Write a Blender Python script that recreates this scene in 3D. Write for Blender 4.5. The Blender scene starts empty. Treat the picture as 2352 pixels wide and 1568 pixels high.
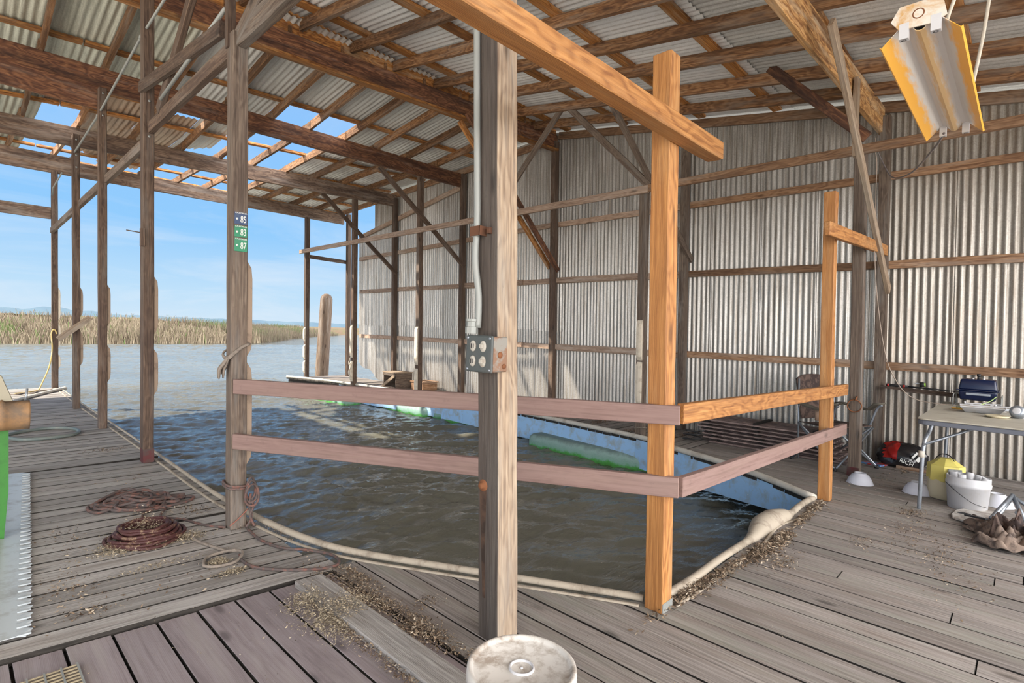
import bpy, math, random
import numpy as np
from mathutils import Vector, Matrix
random.seed(7)
C = bpy.context.scene.collection
SC = bpy.context.scene

# ---------------------------------------------------------------- camera
EYE = 1.32
cd = bpy.data.cameras.new('camera'); cam = bpy.data.objects.new('camera', cd); C.objects.link(cam)
cd.sensor_width = 36.0; cd.lens = 1240.0 / 2352.0 * 36.0; cd.clip_start = 0.05; cd.clip_end = 3000
def _cam():
    f = 1240.0
    v1 = Vector((-119 - 1176, 718 - 784, f)).normalized()      # along the slip
    v2 = Vector((2362 - 1176, 800 - 784, f)).normalized()      # towards the metal wall
    ey = v1; ex = (v2 - v2.dot(v1) * v1).normalized(); ez = ex.cross(ey)
    if ez[1] > 0: ez = -ez
    right = Vector((ex[0], ey[0], ez[0])); down = Vector((ex[1], ey[1], ez[1])); fwd = Vector((ex[2], ey[2], ez[2]))
    m = Matrix.Identity(4)
    for i in range(3):
        m[i][0] = right[i]; m[i][1] = -down[i]; m[i][2] = -fwd[i]
    m.translation = Vector((0, 0, EYE))
    return m
cam.matrix_world = _cam()
SC.camera = cam

# ---------------------------------------------------------------- view, world, sun
SC.view_settings.view_transform = 'Standard'; SC.view_settings.look = 'None'
SC.view_settings.exposure = 0.32; SC.view_settings.gamma = 1.0
SC.view_settings.use_curve_mapping = False
SUN_DIR = Vector((0.78, -0.58, -1.0)).normalized()             # the way the light travels

class NT:
    """small node-tree helper"""
    def __init__(s, tree): s.t = tree; s.n = tree.nodes; s.l = tree.links
    def node(s, typ, **kw):
        n = s.n.new(typ)
        for k, v in kw.items():
            if k.startswith('_'): n.inputs[int(k[1:])].default_value = v
            else: setattr(n, k, v)
        return n
    def link(s, a, b): s.l.new(a, b)
    def val(s, x, sock):
        if hasattr(x, 'is_output') or isinstance(x, bpy.types.NodeSocket): s.l.new(x, sock)
        else: sock.default_value = x
    def math(s, op, a, b=None, c=None, clamp=False):
        n = s.node('ShaderNodeMath', operation=op, use_clamp=clamp)
        s.val(a, n.inputs[0])
        if b is not None: s.val(b, n.inputs[1])
        if c is not None: s.val(c, n.inputs[2])
        return n.outputs[0]
    def vmath(s, op, a, b=None):
        n = s.node('ShaderNodeVectorMath', operation=op)
        s.val(a, n.inputs[0])
        if b is not None: s.val(b, n.inputs[1])
        return n.outputs[0]
    def noise(s, vec, scale, detail=4, rough=0.55, dist=0.0):
        n = s.node('ShaderNodeTexNoise'); s.val(vec, n.inputs['Vector'])
        n.inputs['Scale'].default_value = scale; n.inputs['Detail'].default_value = detail
        n.inputs['Roughness'].default_value = rough; n.inputs['Distortion'].default_value = dist
        return n.outputs['Fac']
    def ramp(s, fac, pts, interp='LINEAR'):
        n = s.node('ShaderNodeValToRGB'); cr = n.color_ramp; cr.interpolation = interp
        while len(cr.elements) < len(pts): cr.elements.new(0.5)
        for e, (p, c) in zip(cr.elements, pts):
            e.position = p; e.color = (c if len(c) == 4 else (*c, 1)) if not isinstance(c, (int, float)) else (c, c, c, 1)
        s.val(fac, n.inputs[0]); return n.outputs[0]
    def mix(s, fac, a, b, mode='MIX'):
        n = s.node('ShaderNodeMix', data_type='RGBA', blend_type=mode)
        s.val(fac, n.inputs[0])
        for x, k in ((a, 6), (b, 7)):
            if isinstance(x, (tuple, list)): n.inputs[k].default_value = (*x, 1) if len(x) == 3 else x
            else: s.l.new(x, n.inputs[k])
        return n.outputs[2]
    def maprange(s, v, a, b, c=0.0, d=1.0):
        n = s.node('ShaderNodeMapRange'); s.val(v, n.inputs[0])
        for i, x in enumerate((a, b, c, d)): n.inputs[i + 1].default_value = x
        return n.outputs[0]

w = bpy.data.worlds.new('sky'); SC.world = w; w.use_nodes = True
t = NT(w.node_tree); w.node_tree.nodes.clear()
tc = t.node('ShaderNodeTexCoord').outputs['Generated']
sep = t.node('ShaderNodeSeparateXYZ'); t.link(tc, sep.inputs[0]); sx, sy, sz = sep.outputs
base = t.ramp(t.maprange(sz, -0.02, 0.75), [(0.0, (0.66, 0.79, 0.90)), (0.09, (0.50, 0.72, 0.92)), (0.22, (0.28, 0.58, 0.94)), (0.42, (0.26, 0.54, 0.94)), (0.62, (0.30, 0.52, 0.90)), (1.0, (0.25, 0.42, 0.80))])
# thin streaky cloud, flattened towards the horizon
dv = t.vmath('DIVIDE', tc, t.node('ShaderNodeCombineXYZ').outputs[0])
cb = t.node('ShaderNodeCombineXYZ'); zz = t.math('ADD', t.math('MAXIMUM', sz, 0.0), 0.12)
t.link(t.math('DIVIDE', sx, zz), cb.inputs[0]); t.link(t.math('DIVIDE', sy, zz), cb.inputs[1])
cl = t.noise(cb.outputs[0], 0.7, 7, 0.6, 0.6)
clf = t.math('MULTIPLY', t.maprange(cl, 0.46, 0.74), 0.5)
sky = t.mix(1.0, t.mix(clf, base, (0.80, 0.86, 0.93)), (0.84, 0.84, 0.84), 'MULTIPLY')
# unseen sky behind the camera, brightened as added fill for the interior
back = t.math('MULTIPLY', t.math('ADD', t.math('MULTIPLY', sx, -0.05), t.math('MULTIPLY', sy, -0.999)), 1.0)
bk = t.maprange(back, 0.0, 0.75)
BACK_GAIN = 6.0
sky2 = t.mix(bk, sky, (BACK_GAIN * 1.0, BACK_GAIN * 0.98, BACK_GAIN * 0.97))
below = t.maprange(sz, -0.06, -0.01)
fin = t.mix(below, (0.35, 0.34, 0.30), sky2)
bg = t.node('ShaderNodeBackground'); t.link(fin, bg.inputs[0]); bg.inputs[1].default_value = 1.0
ow = t.node('ShaderNodeOutputWorld'); t.link(bg.outputs[0], ow.inputs[0])
sd = bpy.data.lights.new('sun', 'SUN'); sd.energy = 9.0; sd.angle = math.radians(0.8); sd.color = (1.0, 0.9, 0.76)
so = bpy.data.objects.new('sun', sd); C.objects.link(so); so.location = (-20, 12, 30)
so.rotation_euler = SUN_DIR.to_track_quat('-Z', 'Y').to_euler()

# ---------------------------------------------------------------- racked frame and object helpers
SHX, SHY = -0.0138, 0.0144                                     # the old boathouse leans a little
def S(x, y, z): return Vector((x + SHX * z, y + SHY * z, z))

WO = {}                                                        # world origin of every object
def tag(o, label=None, cat=None, group=None, kind=None):
    if label: o['label'] = label
    if cat: o['category'] = cat
    if group: o['group'] = group
    if kind: o['kind'] = kind
    return o
def thing(name, label, cat, loc=(0, 0, 0), group=None, rz=0.0, kind=None):
    o = bpy.data.objects.new(name, None); C.objects.link(o); o.empty_display_size = 0.1
    o.location = loc; o.rotation_euler = (0, 0, rz)
    WO[o.name] = Matrix.Translation(Vector(loc)) @ Matrix.Rotation(rz, 4, 'Z')
    return tag(o, label, cat, group, kind)

class MB:
    """collects shapes and links them as one mesh object; every vertex carries gv (position along the
    piece, for the grain) and rnd (one random number per piece)"""
    def __init__(s): s.v = []; s.f = []; s.g = []; s.r = []; s.m = []; s.sm = []; s.ci = 0; s.smooth = False
    def add(s, vs, fs, gs=None, rnd=None, mi=None, smooth=None):
        b = len(s.v)
        if rnd is None: rnd = random.random()
        s.v += [tuple(v) for v in vs]
        s.g += [tuple(g) for g in (gs if gs is not None else vs)]
        s.r += [rnd] * len(vs)
        for f in fs:
            s.f.append(tuple(i + b for i in f)); s.m.append(s.ci if mi is None else mi); s.sm.append(s.smooth if smooth is None else smooth)
        return s
    def box(s, p0, p1, wd, ht, up=(0, 0, 1), seg=1, jit=0.0, rnd=None, mi=None, taper=1.0, twist=0.0, off=None):
        p0 = Vector(p0); p1 = Vector(p1); d = p1 - p0; L = d.length; d = d / L
        up = Vector(up)
        if abs(d.dot(up)) > 0.99: up = Vector((0, 1, 0))
        sd_ = d.cross(up).normalized(); u2 = sd_.cross(d).normalized()
        if rnd is None: rnd = random.random()
        o = Vector((rnd * 37.0, rnd * 91.0 % 13, rnd * 57.0 % 7))
        vs, gs, fs = [], [], []
        ph = random.random() * 6
        for i in range(seg + 1):
            t_ = i / seg; c = p0 + d * (L * t_); k = 1 + (taper - 1) * t_
            bow = jit * math.sin(ph + t_ * 4.0)
            for a, b in ((-1, -1), (1, -1), (1, 1), (-1, 1)):
                ja = random.uniform(-jit, jit) * 0.5; jb = random.uniform(-jit, jit) * 0.5
                aa = a * wd / 2 * k + ja + bow; bb = b * ht / 2 * k + jb
                vs.append(c + sd_ * aa + u2 * bb); gs.append(Vector((L * t_, a * wd / 2, b * ht / 2)) + o)
        for i in range(seg):
            for j in range(4):
                a = i * 4 + j; b = i * 4 + (j + 1) % 4
                fs.append((a, b, b + 4, a + 4))
        fs.append((3, 2, 1, 0)); n = seg * 4; fs.append((n, n + 1, n + 2, n + 3))
        return s.add(vs, fs, gs, rnd, mi, False)
    def cube(s, x0, y0, z0, x1, y1, z1, rnd=None, mi=None, grain='x'):
        if grain == 'x': return s.box(((x0), (y0 + y1) / 2, (z0 + z1) / 2), (x1, (y0 + y1) / 2, (z0 + z1) / 2), abs(y1 - y0), abs(z1 - z0), rnd=rnd, mi=mi)
        if grain == 'y': return s.box(((x0 + x1) / 2, y0, (z0 + z1) / 2), ((x0 + x1) / 2, y1, (z0 + z1) / 2), abs(x1 - x0), abs(z1 - z0), rnd=rnd, mi=mi)
        return s.box(((x0 + x1) / 2, (y0 + y1) / 2, z0), ((x0 + x1) / 2, (y0 + y1) / 2, z1), abs(x1 - x0), abs(y1 - y0), up=(0, 1, 0), rnd=rnd, mi=mi)
    def tube(s, pts, r, seg=8, closed=False, rnd=None, mi=None, flat=1.0, cap=True, sub=0):
        pts = [Vector(p) for p in pts]
        rr = list(r) if isinstance(r, (list, tuple)) else [r] * len(pts)
        if sub:
            pts, rr = catmull(pts, rr, sub, closed)
        n = len(pts); vs, gs, fs = [], [], []; L = 0.0
        if rnd is None: rnd = random.random()
        prev = None
        for i, p in enumerate(pts):
            a = pts[(i - 1) % n] if (closed or i > 0) else p; b = pts[(i + 1) % n] if (closed or i < n - 1) else p
            d = (b - a)
            d = d.normalized() if d.length > 1e-9 else Vector((0, 0, 1))
            if prev is None:
                ref = Vector((0, 0, 1)) if abs(d.z) < 0.9 else Vector((1, 0, 0))
                u = d.cross(ref).normalized()
            else:
                u = (prev - d * prev.dot(d))
                u = u.normalized() if u.length > 1e-6 else d.cross(Vector((0, 0, 1))).normalized()
            prev = u; v2 = d.cross(u)
            if i: L += (p - pts[i - 1]).length
            for k in range(seg):
                an = 2 * math.pi * k / seg
                vs.append(p + u * (math.cos(an) * rr[i]) + v2 * (math.sin(an) * rr[i] * flat))
                gs.append(Vector((L + rnd * 31, rr[i] * math.cos(an), rr[i] * math.sin(an))))
        m = n if closed else n - 1
        for i in range(m):
            for k in range(seg):
                a = i * seg + k; b = i * seg + (k + 1) % seg; c = ((i + 1) % n) * seg
                fs.append((a, b, c + (k + 1) % seg, c + k))
        if cap and not closed:
            fs.append(tuple(range(seg - 1, -1, -1))); fs.append(tuple((n - 1) * seg + k for k in range(seg)))
        return s.add(vs, fs, gs, rnd, mi, True)
    def lathe(s, c, prof, seg=32, axis=(0, 0, 1), rnd=None, mi=None, sy=1.0, smooth=True):
        c = Vector(c); ax = Vector(axis).normalized()
        ref = Vector((1, 0, 0)) if abs(ax.x) < 0.9 else Vector((0, 1, 0))
        u = (ref - ax * ref.dot(ax)).normalized(); v2 = ax.cross(u)
        vs, gs, fs = [], [], []
        for r, h in prof:
            for k in range(seg):
                an = 2 * math.pi * k / seg
                vs.append(c + ax * h + u * (math.cos(an) * r) + v2 * (math.sin(an) * r * sy)); gs.append(Vector((h, math.cos(an) * r, math.sin(an) * r)))
        for i in range(len(prof) - 1):
            for k in range(seg):
                a = i * seg + k; b = i * seg + (k + 1) % seg
                fs.append((a, b, b + seg, a + seg))
        return s.add(vs, fs, gs, rnd, mi, smooth)
    def poly(s, pts, d, rnd=None, mi=None):
        """a flat outline given thickness d"""
        n = len(pts); d = Vector(d); pts = [Vector(p) for p in pts]
        vs = pts + [p + d for p in pts]
        fs = [tuple(range(n - 1, -1, -1)), tuple(range(n, 2 * n))] + [(i, (i + 1) % n, n + (i + 1) % n, n + i) for i in range(n)]
        r = random.random() if rnd is None else rnd
        o = Vector((r * 37, r * 11, 0))
        return s.add(vs, fs, [v + o for v in vs], r, mi, False)
    def build(s, name, mat, parent=None, loc=None, bevel=0.0, segs=1):
        if parent is not None: inv = WO[parent.name].inverted(); mw = WO[parent.name]
        else:
            if loc is None:
                a = np.array(s.v); loc = (a[:, 0].mean(), a[:, 1].mean(), a[:, 2].min())
            mw = Matrix.Translation(Vector(loc)); inv = mw.inverted()
        me = bpy.data.meshes.new(name)
        me.from_pydata([tuple(inv @ Vector(v)) for v in s.v], [], s.f)
        if len(s.f) < 9000:
            import bmesh
            bm = bmesh.new(); bm.from_mesh(me); bmesh.ops.recalc_face_normals(bm, faces=bm.faces); bm.to_mesh(me); bm.free()
        mats = mat if isinstance(mat, (list, tuple)) else [mat]
        for m_ in mats: me.materials.append(m_)
        me.polygons.foreach_set('material_index', s.m); me.polygons.foreach_set('use_smooth', s.sm)
        a = me.attributes.new('gv', 'FLOAT_VECTOR', 'POINT'); a.data.foreach_set('vector', np.array(s.g, dtype=np.float32).ravel())
        a = me.attributes.new('rnd', 'FLOAT', 'POINT'); a.data.foreach_set('value', np.array(s.r, dtype=np.float32))
        me.update()
        o = bpy.data.objects.new(name, me); C.objects.link(o)
        if parent is not None: o.parent = parent; WO[o.name] = WO[parent.name].copy()
        else: o.location = loc; WO[o.name] = mw
        if bevel:
            b = o.modifiers.new('bevel', 'BEVEL'); b.width = bevel; b.segments = segs; b.limit_method = 'ANGLE'; b.angle_limit = math.radians(50)
        return o
def catmull(pts, rr, sub, closed=False):
    n = len(pts); out, ro = [], []
    m = n if closed else n - 1
    for i in range(m):
        g = (lambda k: pts[k % n]) if closed else (lambda k: pts[max(0, min(n - 1, k))])
        p0, p1, p2, p3 = g(i - 1), g(i), g(i + 1), g(i + 2)
        for j in range(sub):
            q = j / sub
            out.append(0.5 * ((2 * p1) + (-p0 + p2) * q + (2 * p0 - 5 * p1 + 4 * p2 - p3) * q * q + (-p0 + 3 * p1 - 3 * p2 + p3) * q ** 3))
            ro.append(rr[i] * (1 - q) + rr[(i + 1) % n] * q)
    if not closed: out.append(pts[-1]); ro.append(rr[-1])
    return out, ro
def solo(mb, name, mat, label, cat, group=None, kind=None, bevel=0.0, loc=None):
    return tag(mb.build(name, mat, None, loc, bevel), label, cat, group, kind)
def struct(mb, name, mat, parent=None, bevel=0.0):
    o = mb.build(name, mat, parent, (0, 0, 0) if parent is None else None, bevel)
    if parent is None: o['kind'] = 'structure'
    return o
def sroot(name):
    o = bpy.data.objects.new(name, None); C.objects.link(o); o['kind'] = 'structure'; WO[o.name] = Matrix.Identity(4); return o
# ---------------------------------------------------------------- materials
def mat(name):
    m = bpy.data.materials.new(name); m.use_nodes = True
    t = NT(m.node_tree); m.node_tree.nodes.clear()
    out = t.node('ShaderNodeOutputMaterial'); b = t.node('ShaderNodeBsdfPrincipled')
    t.link(b.outputs[0], out.inputs[0]); t.out = out
    return m, t, b
def attr(t, name, sock): return t.node('ShaderNodeAttribute', attribute_name=name).outputs[sock]
def setc(t, b, col, rough=0.6, metal=0.0, spec=0.4):
    t.val(col if not isinstance(col, tuple) else (*col[:3], 1), b.inputs['Base Color'])
    t.val(rough, b.inputs['Roughness']); t.val(metal, b.inputs['Metallic']); b.inputs['Specular IOR Level'].default_value = spec
def bump(t, b, h, strength=0.3, dist=0.01):
    n = t.node('ShaderNodeBump'); n.inputs['Strength'].default_value = strength; n.inputs['Distance'].default_value = dist
    t.val(h, n.inputs['Height']); t.link(n.outputs[0], b.inputs['Normal'])
def gmap(t, g, sx, sy, sz):
    return t.vmath('MULTIPLY', g, (sx, sy, sz))

def wood(name, light, mid, dark, stain=None, stain_amt=0.35, rings=0.25, var=0.25, rough=0.8, patch=None, patch_amt=0.0, bumpk=0.35, fine=1.0, nails=False, patch_at=(0.5, 0.66)):
    m, t, b = mat(name)
    g = attr(t, 'gv', 'Vector'); r = attr(t, 'rnd', 'Fac')
    orr = t.node('ShaderNodeObjectInfo').outputs['Random']
    rr = t.math('FRACT', t.math('ADD', r, orr))
    warp = t.noise(gmap(t, g, 0.9, 3, 3), 1.6, 3)
    gg = t.vmath('ADD', gmap(t, g, 1.0, 34, 34), t.vmath('MULTIPLY', t.node('ShaderNodeCombineXYZ').outputs[0], (0, 0, 0)))
    cbw = t.node('ShaderNodeCombineXYZ'); t.link(t.math('MULTIPLY', warp, 1.5), cbw.inputs[1]); t.link(t.math('MULTIPLY', warp, 1.1), cbw.inputs[2])
    gg = t.vmath('ADD', gg, cbw.outputs[0])
    grain = t.noise(gg, 2.4, 6, 0.62)
    fineg = t.noise(gmap(t, g, 1.6, 85, 85), 1.5, 4, 0.65)
    wv = t.node('ShaderNodeTexWave', wave_type='BANDS', bands_direction='Y', wave_profile='SIN')
    t.link(t.vmath('ADD', gmap(t, g, 0.16, 24, 24), cbw.outputs[0]), wv.inputs['Vector'])
    wv.inputs['Scale'].default_value = 2.6; wv.inputs['Distortion'].default_value = 1.6; wv.inputs['Detail'].default_value = 3; wv.inputs['Detail Scale'].default_value = 0.8
    f = t.math('ADD', t.math('MULTIPLY', grain, 1 - rings), t.math('MULTIPLY', wv.outputs['Fac'], rings))
    col = t.ramp(f, [(0.30, dark), (0.50, mid), (0.72, light)])
    col = t.mix(t.math('MULTIPLY', t.maprange(fineg, 0.36, 0.58, 1, 0), 0.50 * fine), col, dark)
    # knots
    vo = t.node('ShaderNodeTexVoronoi', feature='DISTANCE_TO_EDGE') if False else t.node('ShaderNodeTexVoronoi')
    t.link(gmap(t, g, 2.2, 6.0, 6.0), vo.inputs['Vector']); vo.inputs['Scale'].default_value = 0.9
    kn = t.maprange(vo.outputs['Distance'], 0.05, 0.13, 1, 0)
    col = t.mix(t.math('MULTIPLY', kn, 0.75), col, tuple(x * 0.45 for x in dark))
    if stain is not None:
        st = t.noise(gmap(t, g, 0.7, 6, 6), 1.5, 6, 0.65, 0.5)
        col = t.mix(t.math('MULTIPLY', t.maprange(st, 0.47, 0.64), stain_amt), col, stain)
    if patch is not None:
        pt = t.noise(t.vmath('ADD', gmap(t, g, 0.9, 9, 9), (5.3, 1.7, 9.1)), 1.3, 6, 0.65)
        col = t.mix(t.math('MULTIPLY', t.maprange(pt, *patch_at), patch_amt), col, patch)
    # per piece brightness
    col = t.mix(1.0, col, t.ramp(rr, [(0.0, 1 - var), (1.0, 1 + var * 0.4)]), 'MULTIPLY')
    # grey grime specks
    sp = t.noise(g, 22, 4, 0.7)
    col = t.mix(t.math('MULTIPLY', t.maprange(sp, 0.60, 0.70), 0.25), col, tuple(x * 0.5 for x in mid))
    setc(t, b, col, rough)
    h = t.math('ADD', t.math('MULTIPLY', f, 1.0), t.math('MULTIPLY', fineg, 0.5))
    bump(t, b, h, bumpk, 0.012)
    return m
W_DECK = wood('deck_wood', (0.52, 0.49, 0.465), (0.41, 0.385, 0.365), (0.16, 0.145, 0.135), (0.19, 0.155, 0.125), 0.45, 0.15, 0.26, patch=(0.54, 0.52, 0.49), patch_amt=0.5, patch_at=(0.55, 0.72))
W_DECKB = wood('deck_wood_brown', (0.42, 0.38, 0.35), (0.315, 0.28, 0.26), (0.13, 0.112, 0.10), (0.20, 0.15, 0.12), 0.4, 0.15, 0.24, patch=(0.30, 0.32, 0.26), patch_amt=0.35)
W_RED = wood('composite_board', (0.30, 0.262, 0.272), (0.265, 0.225, 0.233), (0.20, 0.165, 0.172), (0.10, 0.07, 0.075), 0.4, 0.12, 0.12, rough=0.7, patch=(0.33, 0.30, 0.28), patch_amt=0.4, bumpk=0.10, fine=0.3)
W_POST = wood('weathered_post', (0.215, 0.145, 0.10), (0.125, 0.08, 0.055), (0.045, 0.027, 0.02), (0.055, 0.035, 0.03), 0.5, 0.12, 0.25, patch=(0.20, 0.17, 0.145), patch_amt=0.5)
W_POSTG = wood('grey_post', (0.27, 0.21, 0.16), (0.17, 0.125, 0.095), (0.068, 0.047, 0.036), (0.08, 0.055, 0.045), 0.35, 0.12, 0.25, patch=(0.24, 0.22, 0.20), patch_amt=0.6)
W_CENTD = wood('shaded_post_face', (0.125, 0.105, 0.088), (0.088, 0.070, 0.058), (0.04, 0.03, 0.026), (0.04, 0.03, 0.027), 0.4, 0.1, 0.05, patch=(0.13, 0.12, 0.11), patch_amt=0.4)
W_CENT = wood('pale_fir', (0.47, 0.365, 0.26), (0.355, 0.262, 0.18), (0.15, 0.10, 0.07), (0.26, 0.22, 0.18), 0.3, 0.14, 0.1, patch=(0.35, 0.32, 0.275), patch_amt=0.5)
W_ORANGE = wood('new_fir', (0.54, 0.265, 0.088), (0.43, 0.19, 0.055), (0.22, 0.082, 0.023), (0.27, 0.12, 0.045), 0.45, 0.22, 0.14, rough=0.6, patch=(0.50, 0.30, 0.14), patch_amt=0.45, bumpk=0.2)
W_BEAM = wood('stained_beam', (0.34, 0.165, 0.08), (0.20, 0.085, 0.042), (0.08, 0.032, 0.02), (0.035, 0.018, 0.015), 0.75, 0.25, 0.2, rough=0.65, patch=(0.36, 0.27, 0.22), patch_amt=0.4, patch_at=(0.55, 0.7))
W_BEAMG = wood('greyed_beam', (0.35, 0.25, 0.18), (0.235, 0.155, 0.11), (0.10, 0.065, 0.048), (0.05, 0.035, 0.032), 0.7, 0.2, 0.2, patch=(0.38, 0.33, 0.29), patch_amt=0.6)
W_RAFT = wood('rafter_wood', (0.46, 0.26, 0.13), (0.30, 0.15, 0.065), (0.10, 0.042, 0.02), (0.05, 0.028, 0.02), 0.6, 0.2, 0.4, patch=(0.36, 0.29, 0.23), patch_amt=0.5)
W_BATT = wood('batten_wood', (0.72, 0.36, 0.11), (0.50, 0.21, 0.055), (0.19, 0.065, 0.018), (0.09, 0.035, 0.015), 0.65, 0.25, 0.35, patch=(0.55, 0.42, 0.28), patch_amt=0.5)
W_GIRT = wood('girt_wood', (0.50, 0.315, 0.19), (0.35, 0.20, 0.11), (0.15, 0.075, 0.04), (0.10, 0.05, 0.03), 0.45, 0.15, 0.35, patch=(0.46, 0.38, 0.31), patch_amt=0.5)
W_RUST = wood('rust_stained_timber', (0.80, 0.50, 0.22), (0.62, 0.33, 0.12), (0.22, 0.09, 0.03), (0.09, 0.04, 0.018), 0.8, 0.25, 0.1, patch=(0.66, 0.52, 0.36), patch_amt=0.6)
W_PAINT = wood('faded_rail_paint', (0.265, 0.175, 0.155), (0.23, 0.145, 0.127), (0.17, 0.105, 0.09), (0.27, 0.19, 0.155), 0.35, 0.06, 0.05, rough=0.75, patch=(0.32, 0.22, 0.195), patch_amt=0.3, bumpk=0.12, fine=0.25)
W_PAINTD = wood('old_rail_paint', (0.255, 0.17, 0.145), (0.215, 0.14, 0.118), (0.15, 0.095, 0.08), (0.12, 0.085, 0.07), 0.35, 0.06, 0.06, rough=0.75, patch=(0.30, 0.21, 0.18), patch_amt=0.35, bumpk=0.12, fine=0.25)
W_PILE = wood('pile_wood', (0.40, 0.31, 0.235), (0.24, 0.17, 0.12), (0.07, 0.042, 0.028), (0.10, 0.06, 0.045), 0.6, 0.1, 0.1, patch=(0.44, 0.39, 0.34), patch_amt=0.6, bumpk=0.7)
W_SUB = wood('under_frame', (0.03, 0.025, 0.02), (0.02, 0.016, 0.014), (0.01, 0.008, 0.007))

def galv(name, c1, c2, grime, metal=0.55, rough=0.42, rust=0.0, streak=0.6, rustc=(0.35, 0.17, 0.07)):
    m, t, b = mat(name)
    g = attr(t, 'gv', 'Vector'); r = attr(t, 'rnd', 'Fac')
    sp = t.node('ShaderNodeTexVoronoi'); t.link(g, sp.inputs['Vector']); sp.inputs['Scale'].default_value = 90
    spc = t.node('ShaderNodeSeparateColor'); t.link(sp.outputs['Color'], spc.inputs[0])
    n1 = t.noise(gmap(t, g, 0.5, 6, 6), 2.5, 6, 0.65)
    f = t.math('ADD', t.math('MULTIPLY', spc.outputs[0], 0.22), t.math('MULTIPLY', n1, 0.78))
    col = t.ramp(f, [(0.3, c2), (0.7, c1)])
    st = t.noise(gmap(t, g, 0.35, 9, 9), 3.0, 6, 0.7)
    col = t.mix(t.math('MULTIPLY', t.maprange(st, 0.47, 0.68), streak), col, grime)
    sp2 = t.noise(g, 38, 5, 0.75)
    col = t.mix(t.math('MULTIPLY', t.maprange(sp2, 0.60, 0.68), 0.45), col, tuple(x * 0.45 for x in grime))
    if rust:
        rn = t.noise(gmap(t, g, 0.6, 2.2, 2.2), 1.7, 7, 0.7)
        col = t.mix(t.math('MULTIPLY', t.maprange(rn, 0.52, 0.66), rust), col, rustc)
    col = t.mix(1.0, col, t.ramp(r, [(0.0, 0.84), (1.0, 1.08)]), 'MULTIPLY')
    setc(t, b, col, t.maprange(n1, 0.3, 0.7, rough - 0.08, rough + 0.15), metal, 0.5)
    bump(t, b, sp2, 0.08, 0.004)
    return m
G_WALL = galv('wall_galvanised', (0.62, 0.60, 0.57), (0.40, 0.38, 0.35), (0.23, 0.18, 0.13), 0.6, 0.36, streak=.75)
G_WALLT = galv('wall_galvanised_tan', (0.50, 0.47, 0.425), (0.33, 0.30, 0.265), (0.16, 0.12, 0.085), 0.55, 0.38, streak=.8, rust=0.25, rustc=(0.42, 0.30, 0.2))
G_ROOF = galv('roof_galvanised', (0.78, 0.78, 0.76), (0.60, 0.60, 0.58), (0.36, 0.33, 0.29), 0.15, 0.35, streak=0.5)
G_ROOFB = galv('roof_galvanised_bright', (0.93, 0.93, 0.93), (0.80, 0.80, 0.80), (0.46, 0.44, 0.42), 0.15, 0.30, streak=0.3)
G_ROOFG = galv('roof_galvanised_greenish', (0.76, 0.78, 0.68), (0.52, 0.54, 0.46), (0.28, 0.27, 0.22), 0.25, 0.45, streak=0.6)
G_ROOFR = galv('roof_sheet_rusted', (0.62, 0.50, 0.40), (0.45, 0.33, 0.24), (0.22, 0.13, 0.08), 0.3, 0.5, rust=0.7)

def plain(name, col, rough=0.5, metal=0.0, spec=0.5, dirt=None, dirt_amt=0.4, dscale=9.0, dat=(0.5, 0.68), bk=0.0, sheen=False):
    m, t, b = mat(name)
    tcn = t.node('ShaderNodeTexCoord').outputs['Object']
    c = (*col, 1)
    if dirt is not None:
        n = t.noise(tcn, dscale, 6, 0.68, 0.3)
        c = t.mix(t.math('MULTIPLY', t.maprange(n, *dat), dirt_amt), col, dirt)
        if bk: bump(t, b, n, bk, 0.01)
    setc(t, b, c if not isinstance(c, tuple) else c[:3], rough, metal, spec)
    return m
M_STEEL = plain('grey_steel', (0.30, 0.33, 0.37), 0.35, 0.6, dirt=(0.16, 0.15, 0.14), dirt_amt=0.5)
M_CONDUIT = plain('galvanised_conduit', (0.27, 0.28, 0.265), 0.5, 0.2, dirt=(0.30, 0.29, 0.27), dirt_amt=0.5)
M_RUST = plain('rust', (0.22, 0.085, 0.035), 0.85, 0.2, dirt=(0.12, 0.045, 0.02), dirt_amt=0.8, bk=0.4)
M_BLACK = plain('black', (0.02, 0.02, 0.022), 0.5)
M_HOSE = plain('canvas_bumper', (0.42, 0.36, 0.285), 0.85, dirt=(0.17, 0.13, 0.095), dirt_amt=0.85, dscale=7, bk=0.5)
M_HOSEW = plain('white_bumper', (0.58, 0.54, 0.47), 0.7, dirt=(0.34, 0.28, 0.22), dirt_amt=0.7, dscale=6, bk=0.4)
M_BLUE = plain('blue_board_paint', (0.34, 0.56, 0.84), 0.55, dirt=(0.34, 0.36, 0.36), dirt_amt=0.8, dscale=6, dat=(0.48, 0.66), bk=0.1)
M_WHITEP = plain('white_plastic', (0.58, 0.58, 0.60), 0.4, dirt=(0.45, 0.40, 0.34), dirt_amt=0.4, dscale=9)
M_BOWL = plain('bowl_white', (0.60, 0.61, 0.68), 0.25, spec=0.6)
M_WHITED = plain('dirty_white_plastic', (0.60, 0.57, 0.53), 0.45, dirt=(0.26, 0.205, 0.16), dirt_amt=0.85, dscale=11, dat=(0.46, 0.62))
M_YELLOW = plain('yellow_plastic', (0.70, 0.60, 0.16), 0.45, dirt=(0.5, 0.42, 0.2), dirt_amt=0.4)
M_CREAM = plain('cream_plastic', (0.66, 0.58, 0.40), 0.45, dirt=(0.4, 0.33, 0.2), dirt_amt=0.4)
M_NAVY = plain('navy_enamel', (0.006, 0.012, 0.045), 0.2, spec=0.5, dirt=(0.09, 0.09, 0.10), dirt_amt=0.3, dat=(0.56, 0.72))
M_TABLE = plain('table_top', (0.45, 0.42, 0.35), 0.6, dirt=(0.28, 0.25, 0.20), dirt_amt=0.6, dscale=6)
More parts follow.
